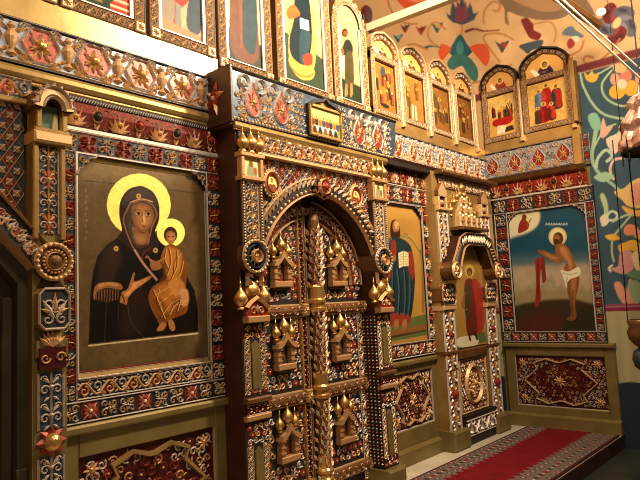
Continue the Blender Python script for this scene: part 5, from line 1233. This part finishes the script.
def upper_icon(label, u0, u1, v0, v1, paint, wl=.075, ground='d8b468', d=.05, arch_r=None, col_left=True):
    t = thing('upper_icon', label, 'icon', (u0 + u1) / 2, 3.335, 0, group='large icons of the upper tier', shift=.05)
    c = uv_canvas(u0, u1, v0, v1, 120, 'M', d - .02, ground); c.noise(.06, 9, 3); paint(c); c.c = c.c ** 1.18 * .86; c.noise(.08, 4, 6)
    if arch_r:
        m = (u0 + u1) / 2; r = (u1 - u0) / 2 + .0; zc = v1 - r * 1.15
        c.build('painted_panel', t, d - .02, PAINT, keep=lambda a, b: b < zc or ((a - m) / r) ** 2 + ((b - zc) / (r * 1.15)) ** 2 < 1)
        small_frame(t, u0, u1, v0, zc, d, wl, .075)
        mb = MB(); ap = [(m + (r + wl / 2) * math.cos(a), zc + (r * 1.15 + wl / 2) * math.sin(a)) for a in np.linspace(0, PI, 21)]
        mb.ribbon(ap, wl, d, WOOD, 0, 1, False, True); mb.ribbon([(m + r * math.cos(a), zc + r * 1.15 * math.sin(a)) for a in np.linspace(0, PI, 21)], .018, .02, SILVER, d)
        for k in range(18):
            a = PI * (k + .5) / 18; x, y = m + (r + wl / 2) * math.cos(a), zc + (r * 1.15 + wl / 2) * math.sin(a)
            mb.scroll(x, y, wl * .36, a, 1.2, 1 if k % 2 else -1, SCROLL if k % 3 else SILVER, d=d + .001)
        mb.build('arched_border', t)
    else:
        c.build('painted_panel', t, d - .02, PAINT); small_frame(t, u0, u1, v0, v1, d, wl, .075)
    mb = MB(); mb.box(u1 + wl + .001, u1 + wl + .019, 3.25, v1, -.0, .045, DARK, .004); mb.build('dark_gap_strip', t)  # dark strip standing in for the shaded gap between icons
    return t

def pA(c):
    N(c, [(0, 0), (1, 0), (1, 1), (0, 1)], '6c5c3c', False); N(c, [(0, 0), (1, 0), (1, .05), (0, .12)], '38402a', False); 
    N(c, [(.62, .02), (1, .02), (1, .2), (.62, .2)], 'c8442c', False)
    for k in range(4): N(c, [(.62, .05 + k * .045), (1, .05 + k * .045), (1, .065 + k * .045), (.62, .065 + k * .045)], 'f0dcb0', False)
    figure(c, .35, .08, .8, '3a4a30', '7a6040', .4); N(c, [(.2, .05), (.5, .05), (.45, .1), (.25, .1)], 'a08850', False)
def pB(c):
    N(c, [(0, 0), (1, 0), (1, 1), (0, 1)], 'dca884', False); crowd(c, 3, ['b8604c', '8a8a80', '5c6a70', 'c8a060', '9c5a50'], .5, 9, .0, .6, .26)
    N(c, [(.3, .28), (.5, .22), (.68, .3), (.66, .5), (.52, .62), (.4, .55)], 'cc4834'); N(c, [(.6, .1), (.9, .08), (.95, .32), (.75, .4)], '4c565c'); N(c, [(.05, .12), (.3, .08), (.35, .25), (.1, .3)], '9a8a78'); NE(c, .5, .5, .09, .05, 'e8d0a0')
    N(c, [(0, 0), (1, 0), (1, .05), (0, .1)], 'c88c68', False)
def pC(c):
    N(c, [(0, 0), (1, 0), (1, 1), (0, 1)], 'ecd9a4', False); N(c, [(0, 0), (1, 0), (1, .16), (0, .20)], '4a4c3c', False)
    figure(c, .52, .06, .86, '7a5440', '3e5054', .42); N(c, [(.38, .1), (.44, .1), (.5, .6), (.4, .6)], '8a5a40', False)
def pD(c):
    N(c, [(0, 0), (1, 0), (1, 1), (0, 1)], 'd6b27c', False); N(c, [(0, 0), (1, 0), (1, .2), (0, .28)], '48543c', False)
    D = lambda pts: crop(270, 0, 4.8)(pts)
    c.poly(D([(120, 60), (150, 10), (190, -10), (225, 40), (240, 160), (235, 310), (200, 320), (115, 280)]), 'd8a860')
    c.poly(D([(110, 280), (130, 265), (200, 300), (235, 330), (225, 370), (180, 375), (140, 345)]), 'd8a458'); c.line(D([(112, 300), (150, 345), (200, 360), (232, 345)]), 1.2, '9a6a28')
    c.poly(D([(140, -60), (165, -70), (200, -50), (215, 40), (222, 160), (215, 240), (200, 300), (160, 295), (120, 250), (115, 170), (135, 80)]), '26363a')
    c.poly(D([(165, 150), (190, 130), (215, 150), (215, 200), (190, 290), (165, 280)]), '3c5258'); c.poly(D([(180, 260), (220, 250), (222, 300), (190, 305)]), 'c04c30')
    c.poly(D([(100, 40), (130, 10), (150, 30), (165, 60), (140, 75), (110, 80)]), 'd06a34'); c.poly(D([(165, 75), (205, 90), (208, 138), (165, 125)]), 'f0e8d8', smooth=False)
    c.ell(305, -20, 6, 8, 'f0d070'); c.ell(305, -19, 3.4, 5, '7a4a28')
def pE(c):
    N(c, [(0, 0), (1, 0), (1, 1), (0, 1)], 'ceae7c', False); N(c, [(0, 0), (1, 0), (1, .2), (0, .22)], '3c4830', False)
    E_ = crop(300, 0, 4.8)
    c.poly(E_([(232, 195), (245, 180), (262, 190), (274, 220), (272, 260), (278, 320), (276, 400), (240, 405), (238, 300), (222, 240)]), '3c3c34')
    c.poly(E_([(238, 255), (270, 245), (278, 330), (272, 400), (240, 405)]), '5e5236'); c.ell(349, 31, 3, 4.5, '4a2a14'); c.ell(349.4, 31.5, 2, 3, '8a5630'); c.poly(E_([(216, 230), (226, 215), (232, 250), (226, 262)]), '8a6040')
    c.poly(E_([(212, 265), (234, 258), (230, 330), (205, 336)]), 'f0e4c4', smooth=False); c.poly(E_([(238, 400), (248, 400), (250, 445), (236, 455)]), 'b08050'); c.poly(E_([(262, 398), (272, 396), (274, 445), (262, 458)]), 'b08050'); c.line(E_([(226, 98), (252, 108)]), .8, '9a7838')
upper_icon('upper icon cut by the top left corner of the photo, only bottom border visible', 1.05, 1.46, 3.41, 4.3, pA)
upper_icon('upper icon with a striped red and white throne foot, second from left', 1.63, 2.04, 3.41, 4.4, pA)
upper_icon('upper icon with a pink crowded scene, over the white-lit ledge', 2.23, 2.62, 3.41, 4.5, pB)
upper_icon('upper icon of a standing figure on white, left end above the projecting box', 2.80, 3.19, 3.36, 4.7, pC, d=.06)
upper_icon('upper icon of an enthroned figure in dark blue with a white book', 3.40, 3.93, 3.36, 4.9, pD, d=.06)
upper_icon('arched upper icon of a bearded standing figure with a white scroll', 4.12, 4.46, 3.36, 4.30, pE, d=.06, arch_r=True, wl=.085)

KOK = [(1, 0), (1, .42), (.86, .62), (.62, .80), (.3, .90), (0, 1.0), (-.3, .90), (-.62, .80), (-.86, .62), (-1, .42), (-1, 0)]
def tier(label, wall, u0, u1, vb, vm, vt, paint, lun, d, wl=.06, tri=False, dark_top=False):
    t = thing('festal_icon', label, 'icon', (u0 + u1) / 2, vb, 0, wall, group='small two-tier icons of the upper tier', shift=.045)
    c = uv_canvas(u0, u1, vb + .075, vm - .045, 130, wall, d, 'd09a54'); c.noise(.06, 8, 2); paint(c); c.c = c.c ** 1.15 * .9; c.noise(.1, 3, 6); c.build('painted_panel', t, d, PAINT)
    m = (u0 + u1) / 2; r = (u1 - u0) / 2; h = vt - vm - .05
    L = uv_canvas(u0, u1, vm + .03, vt, 130, wall, d, 'dca860'); lun(L)
    def keep(a, b):
        x = abs(a - m) / r; y = (b - vm - .03) / (vt - vm - .03)
        return x < 1 and y < min(1.0, (1.0 - x * .32) if x < .62 else .80 - (x - .62) * .92)
    L.build('lunette_painting', t, d, PAINT, keep=keep)
    for nm, x in (('left_border', u0 - wl / 2), ('right_border', u1 + wl / 2)):
        mb = MB(); mb.box(x - wl / 2, x + wl / 2, vb, vm + .05, 0, d + .025, WOOD, .004); strip(mb, x, vb, vm - vb, wl * .9, PI / 2, 'vine', d + .026, 3, ground=WOOD, alt=None, rim=SCROLL); mb.build(nm, t)
    for nm, y in (('bottom_border', vb + .037), ('middle_border', vm)):
        mb = MB(); mb.box(u0 - wl, u1 + wl, y - .037, y + .037, 0, d + .02, WOOD, .004); strip(mb, u0 - wl, y, u1 - u0 + 2 * wl, .062, 0, 'vine', d + .028, 4, ground=WOOD, alt=None, rim=SCROLL); mb.build(nm, t)
    mb = MB(); ap = [(m + (r + wl / 2) * x, vm + .02 + (vt - vm + .01) * y) for x, y in KOK]
    mb.ribbon(ap, wl, d + .02, WOOD, 0, 1, False, True)
    for (xa, ya), (xb, yb) in zip(ap, ap[1:]):
        L = math.hypot(xb - xa, yb - ya); n = max(1, int(L / (wl * .75)))
        for k in range(n):
            f = (k + .5) / n; mb.scroll(xa + (xb - xa) * f, ya + (yb - ya) * f, wl * .38, 6 * f, 1.2, 1 if k % 2 else -1, SCROLL if k % 3 else SILVER, d=d + .021)
    oq = [(m + (x - m) * 1.1, vm + (y - vm) * 1.0 + .045) for x, y in ap]
    mb.ribbon(oq, .024, d + .04, DARK if dark_top else SCROLL, 0, 1, False, True); mb.build('arched_border', t)
    mb = MB(); x = u1 + wl + .012; mb.box(x - .016, x + .016, vb - .06, vm + .06, 0, d + .05, SCROLL, .008); mb.dome(x, vm + .07, .026, .03, BRASS, d + .02, 8, 3); mb.box(x - .024, x + .024, vb - .06, vb - .01, 0, d + .06, SCROLL, .006); mb.build('little_column', t)
    return t
def lunA(cl, sc_):
    def f(c):
        N(c, [(.3, 0), (.35, .3), (.5, .5), (.66, .35), (.72, 0)], cl); NE(c, .52, .5, .12, .22, 'e8c870'); NE(c, .52, .5, .07, .14, '6a3c1c'); NE(c, .53, .46, .05, .1, 'b07c48')
        N(c, [(.12, .38), (.22, .42), (.38, .08), (.26, .02)], 'f0e8d0', False) if sc_ else None; N(c, [(.36, .2), (.5, .1), (.62, .2)], '8a5a34', False)
    return f
def sF(c): N(c, [(0, .0), (1, 0), (1, 1), (0, 1)], 'b8783c', False); crowd(c, 1, ['9c4428', '6a3a20', 'c07838', '3c4038', 'a85830'], .6, 10, .02, .62, .3); NE(c, .5, .1, .2, .05, '3a3a34'); N(c, [(.35, .75), (.6, .8), (.55, .95), (.4, .92)], '4c5c58')
def sG(c): N(c, [(0, .0), (1, 0), (1, 1), (0, 1)], 'b48446', False); crowd(c, 5, ['7c5a30', '9a6a34', '6a5a3c', 'a86c38'], .6, 8, .25, .62, .32); N(c, [(.38, .02), (.46, .02), (.48, .35), (.4, .35)], 'ead8b4', False); N(c, [(.56, .02), (.64, .02), (.62, .35), (.55, .35)], 'ead8b4', False); N(c, [(.2, .02), (.3, .02), (.3, .3), (.24, .3)], '5c4a34', False)
def sH(c): N(c, [(0, .0), (1, 0), (1, 1), (0, 1)], 'a4743c', False); figure(c, .5, .3, .5, '4c5a4c', 'b08050', .6); crowd(c, 8, ['6a4428', '8a5a30', '5a5c48'], .6, 5, .05, .3, .34); N(c, [(.15, .55), (.3, .5), (.35, .75), (.2, .85)], '7c6038')
def sI(c): N(c, [(0, .0), (1, 0), (1, 1), (0, 1)], '9a6c38', False); crowd(c, 12, ['5c4428', '8a4428', '4c5040', 'a87038'], .6, 8, .05, .55, .34)
def sJ(c):
    N(c, [(0, .0), (1, 0), (1, 1), (0, 1)], 'd8ac60', False); N(c, [(0, .55), (.35, .5), (.5, .75), (.75, .6), (1, .62), (1, 1), (0, 1)], 'e2c078'); crowd(c, 4, ['8a3020', '3c3c34', '7a5430', 'a84830'], .75, 8, .3, .5, .32)
    N(c, [(.15, .28), (.5, .22), (.85, .3), (.8, .42), (.2, .42)], 'b03028'); N(c, [(.25, .05), (.6, .03), (.62, .24), (.3, .26)], 'e4d8b8', False); N(c, [(.55, .05), (.9, .08), (.85, .2), (.6, .18)], '4a4030', False)
def sK(c):
    N(c, [(0, .0), (1, 0), (1, 1), (0, 1)], 'dcb468', False)
    figure(c, .3, .35, .5, '5c7480', '7c8a90', .75); figure(c, .5, .4, .55, 'c0503c', 'a83028', .75); figure(c, .75, .3, .58, '3c4a44', 'b4362c', .75); figure(c, .4, .04, .48, 'b43028', '8a2420', .75); figure(c, .6, .06, .42, '6a3428', 'c04434', .75); figure(c, .24, .04, .4, '4a4a3c', '7a3428', .75)
tier('first small two-tier icon right of the arched bearded figure', 'M', 4.68, 5.03, 3.335, 3.93, 4.13, sF, lunA('3c3c34', 1), .02)
tier('second small two-tier icon, a brown scene with two pale legs', 'M', 5.20, 5.57, 3.335, 3.93, 4.14, sG, lunA('6a5030', 1), .02)
tier('third small two-tier icon from the arched bearded figure, brown figures', 'M', 5.75, 6.12, 3.335, 3.93, 4.15, sH, lunA('7c4430', 1), .02)
tier('fourth small two-tier icon, last before the corner', 'M', 6.30, 6.66, 3.335, 3.94, 4.15, sI, lunA('5a3c28', 0), .02)
tier('two-tier icon of a red table scene, left on the right wall', 'R', .075, .425, 3.40, 4.02, 4.28, sJ, lunA('a04030', 1), .03, dark_top=True)
tier('two-tier icon of a red-robed crowd, right on the right wall', 'R', .585, 1.035, 3.42, 4.04, 4.33, sK, lunA('3a3048', 1), .03, dark_top=True)
ep = thing('end_board', 'gilded end board closing the icon tier on right wall', 'board', 1.14, 3.42, 0, 'R')
mb = MB(); mb.box(1.115, 1.165, 3.42, 4.14, 0, .08, GOLD, .01); mb.box(1.165, 1.185, 3.40, 4.12, 0, .05, WOOD, .004); mb.build('post', ep); onion(ep, 1.14, 4.13, .1, .05)

# ================================================================== CARPET
cp = thing('carpet', 'red runner carpet with pale patterned borders on the stone step', 'carpet', 5.8, 0, .75)
f4 = [on_floor(436, 482), on_floor(524, 428), on_floor(609, 436), on_floor(566, 482)]
ang = math.atan2(f4[1][1] - f4[0][1], f4[1][0] - f4[0][0])
cx0, cx1, cy0, cy1 = 3.6, 6.86, -1.285, -.30
c = Canvas(cx0, cx1, cy0, cy1, 120, lambda a, b: on_floor(a, b, .015), '74101a')
c.noise(.1, 5, 3)
def rug(y0, y1, col): c.fill(c.g([(cx0, y0), (cx1, y0), (cx1, y1), (cx0, y1)], True), col)
for (ya, yb, sg) in ((cy0, cy0 + .27, 1), (cy1 - .22, cy1, -1)):
    rug(ya, yb, '6e6058')
    R = random.Random(3); n = int((cx1 - cx0) / .1)
    for k in range(n):
        x = cx0 + (k + .5) * .1
        inner = yb if sg > 0 else ya
        c.fill(c.g([(x - .05, inner - .02 * sg), (x, inner + .05 * sg), (x + .05, inner - .02 * sg)], True), '6e6058')
        for j in range(3):
            y = ya + (j + .5) * (yb - ya) / 3; rr = .034
            c.fill(c.g([(x + (.05 if j % 2 else 0) - rr, y), (x + (.05 if j % 2 else 0), y + rr), (x + (.05 if j % 2 else 0) + rr, y), (x + (.05 if j % 2 else 0), y - rr)], True), ('4c2c2c', '7a2028', '3c3434')[(j + k) % 3])
            c.fill(c.g([(x - .015, y), (x, y + .015), (x + .015, y), (x, y - .015)], True), 'b8aca0')
rug(cy0, cy0 + .025, '3a1414'); rug(cy1 - .02, cy1, '4a2020')
c.build('woven_field', cp, 0, MATT, pos=lambda U, V: np.stack([U, V, np.full_like(U, .016)], -1))
mb = MB(); mb.box(cx0, cx1, .001, .0155, -cy1, -cy0, MAROON); mb.build('rug_edge', cp)

# ================================================================== BEAM, LAMPS, CABLES
def tube_between(mb, a, b_, r, mt, n=8): mb.raw(*cyl(a, b_, r, n), mt)
def at_depth(px, py, y):          # photo point on the plane y = const, true 3-D point
    r = ray(px, py); t = (y - CAM[1]) / r[1]; return tuple(CAM + r * t)
A1 = at_depth(368, 29, .12); B1 = at_depth(470, -10, -.9)
tb = thing('tie_beam', 'pale grey sloping tie beam across the painted vault', 'beam', *[A1[0], A1[2], -A1[1]])
mb = MB(); mb.raw(*cyl(A1, B1, .055, 4), BEAM); mb.build('shaft', tb)
A2 = at_depth(598, 25, -1.6); B2 = at_depth(548, -10, -1.45)
sl = thing('spot_lamp', 'brown lamp arm with a white bulb under the vault, upper right', 'lamp', *[A2[0], A2[2], -A2[1]])
mb = MB(); mb.raw(*cyl(A2, B2, .05, 8), WOOD); mb.raw(*cyl(B2, tuple(np.array(B2) + np.array([-.3, 0.1, .7])), .04, 8), WOOD); mb.build('arm', sl)
A3 = at_depth(601, 12, -1.6)
mb = MB(); mb.push(A3[0], A3[2], 0); mb.dome(0, 0, .042, .05, BULB, 1.6, 12, 4); mb.dome(0, 0, .042, -.05, BULB, 1.6, 12, 4); mb.pop(); mb.build('bulb', sl)
for k, (a, b_) in enumerate((((549, -6), (646, 84)), ((556, -6), (652, 80)))):
    pa, pb = at_depth(*a, -1.75), at_depth(*b_, -2.1)
    mb = MB(); mb.raw(*cyl(pa, tuple(np.array(pa) * 1.5 - np.array(pb) * .5), .009, 6), CABLE); tube_between(mb, pa, tuple(np.array(pb) * 1.05 - np.array(pa) * .05), .009, CABLE)
    o = mb.build('cable', None, base=pa); tag(o, ('left of two white cables slanting across the upper right', 'right of two white cables slanting across the upper right')[k], 'cable', 'white cables')

# hanging lamp at the right edge
HY = -2.05
hl = at_depth(643, 120, HY)
lampo = thing('hanging_lamp', 'rosy silver shell-shaped lamp canopy with black rim at the upper right edge', 'lamp', hl[0], hl[2], -HY)
LX = hl[0] + .03
def Z(py): return at_depth(640, py, HY)[2]
mb = MB()
rows = []
for (r, py) in ((.02, 86), (.03, 94), (.09, 97), (.13, 102), (.11, 108), (.15, 114), (.20, 121), (.17, 128), (.21, 136), (.215, 143), (.20, 146)):
    rows.append([mb.P(LX + r * (1 + .09 * math.cos(8 * a)) * math.cos(a), Z(py) + .012 * math.cos(8 * a), -HY + r * (1 + .09 * math.cos(8 * a)) * math.sin(a)) for a in np.linspace(0, 2 * PI, 32, endpoint=False)])
for a, b_ in zip(rows, rows[1:]):
    for i in range(32): mb.face((a[i], a[(i + 1) % 32], b_[(i + 1) % 32], b_[i]), mat('rosy_silver', 'd8b8a4', .35, .4, nscale=14, col2='8a5848') if 'rosy_silver' not in MATS else 'rosy_silver')
mb.build('shell_canopy', lampo)
mb = MB()
for i in range(32):
    a = 2 * PI * i / 32; b_ = 2 * PI * (i + 1) / 32
    mb.raw(*cyl((LX + .2 * math.cos(a), HY - .2 * math.sin(a), Z(147)), (LX + .2 * math.cos(b_), HY - .2 * math.sin(b_), Z(147)), .014, 6), BLACK)
for k in range(12): a = k * PI / 6; mb.raw(*cyl((LX + .2 * math.cos(a), HY - .2 * math.sin(a), Z(147)), (LX + .2 * math.cos(a), HY - .2 * math.sin(a), Z(158)), .006, 5), BLACK)
mb.build('dark_rim', lampo)
mb = MB(); mb.raw(*cyl((LX, HY, Z(88)), (LX, HY, 5.6), .006, 6), BLACK); mb.build('hanger', lampo)

OY = -1.95
oc = at_depth(641, 330, OY); OX = oc[0]
ol = thing('oil_lamp', 'small brass oil lamp on thin dark chains at the right edge', 'lamp', OX, oc[2], -OY)
def OZ(py): return at_depth(641, py, OY)[2]
for k in range(3):
    a = k * 2 * PI / 3 + 2.4; mb = MB(); z0, z1 = OZ(322), OZ(150)
    mb.raw(*cyl((OX + .09 * math.cos(a), OY - .09 * math.sin(a), z0), (OX + .07 * math.cos(a), OY - .07 * math.sin(a), z1), .004, 5), BLACK)
    for j in range(30):
        f_ = j / 30; z = z0 + (z1 - z0) * f_; r = .09 - .02 * f_
        mb.raw(*cyl((OX + r * math.cos(a), OY - r * math.sin(a), z), (OX + r * math.cos(a), OY - r * math.sin(a), z + .012), .0055, 5), BLACK)
    mb.build('chain', ol)
mb = MB(); mb.raw(*cyl((OX, OY, OZ(150) - .02), (OX, OY, 5.95), .003, 5), BLACK); mb.build('hanger', ol)
mb = MB(); rows = []
for (r, py) in ((.08, 319), (.10, 321), (.085, 326), (.105, 332), (.095, 339), (.06, 345), (.03, 348)):
    rows.append([mb.P(OX + r * math.cos(a), OZ(py), -OY + r * math.sin(a)) for a in np.linspace(0, 2 * PI, 20, endpoint=False)])
for a, b_ in zip(rows, rows[1:]):
    for i in range(20): mb.face((a[i], a[(i + 1) % 20], b_[(i + 1) % 20], b_[i]), WOOD)
mb.build('brass_bowl', ol, smooth=True)
mb = MB(); rows = []
for (r, py) in ((.03, 348), (.07, 352), (.085, 360), (.07, 368), (.03, 373), (.004, 376)):
    rows.append([mb.P(OX + r * math.cos(a), OZ(py), -OY + r * math.sin(a)) for a in np.linspace(0, 2 * PI, 16, endpoint=False)])
for a, b_ in zip(rows, rows[1:]):
    for i in range(16): mb.face((a[i], a[(i + 1) % 16], b_[(i + 1) % 16], b_[i]), BLUE)
mb.build('blue_glass', ol, smooth=True)

# ================================================================== LIGHTS
def area(loc, tgt, size, power, col=(1, .85, .64)):
    l = bpy.data.lights.new('lamp_and_fill_light', 'AREA'); l.energy = power; l.size = size; l.color = col; l.shape = 'DISK'
    o = bpy.data.objects.new('lamp_and_fill_light', l); o.location = loc; o.rotation_euler = (Vector(tgt) - Vector(loc)).to_track_quat('-Z', 'Y').to_euler(); COL.objects.link(o); return o
area((4.3, -2.25, 4.6), (3.2, 0, 2.9), .4, 215)
area((1.3, -2.2, 4.7), (2.0, 0, 2.7), .5, 60)
area((5.6, -2.6, 4.3), (6.9, -.5, 3.2), .5, 26)
area((3.4, -2.6, 4.6), (5.2, .6, 6.0), .8, 135, (1, .88, .7))  # added light without a seen source, brightens the painted vault
area((1.0, -5.5, 2.8), (3.6, 0, 1.2), 2.0, 22, (1, .84, .62))  # added soft fill behind the camera, not a lamp of the room
wd = bpy.data.worlds.new('room_light'); sc.world = wd; wd.use_nodes = True
wd.node_tree.nodes['Background'].inputs['Color'].default_value = (.62, .45, .27, 1); wd.node_tree.nodes['Background'].inputs['Strength'].default_value = .07
sc.view_settings.view_transform = 'Standard'; sc.view_settings.look = 'None'; sc.view_settings.exposure = 0.0
sc.cycles.filter_width = 1.0
sc.view_settings.gamma = 0.92
sc.view_settings.exposure = 0.12
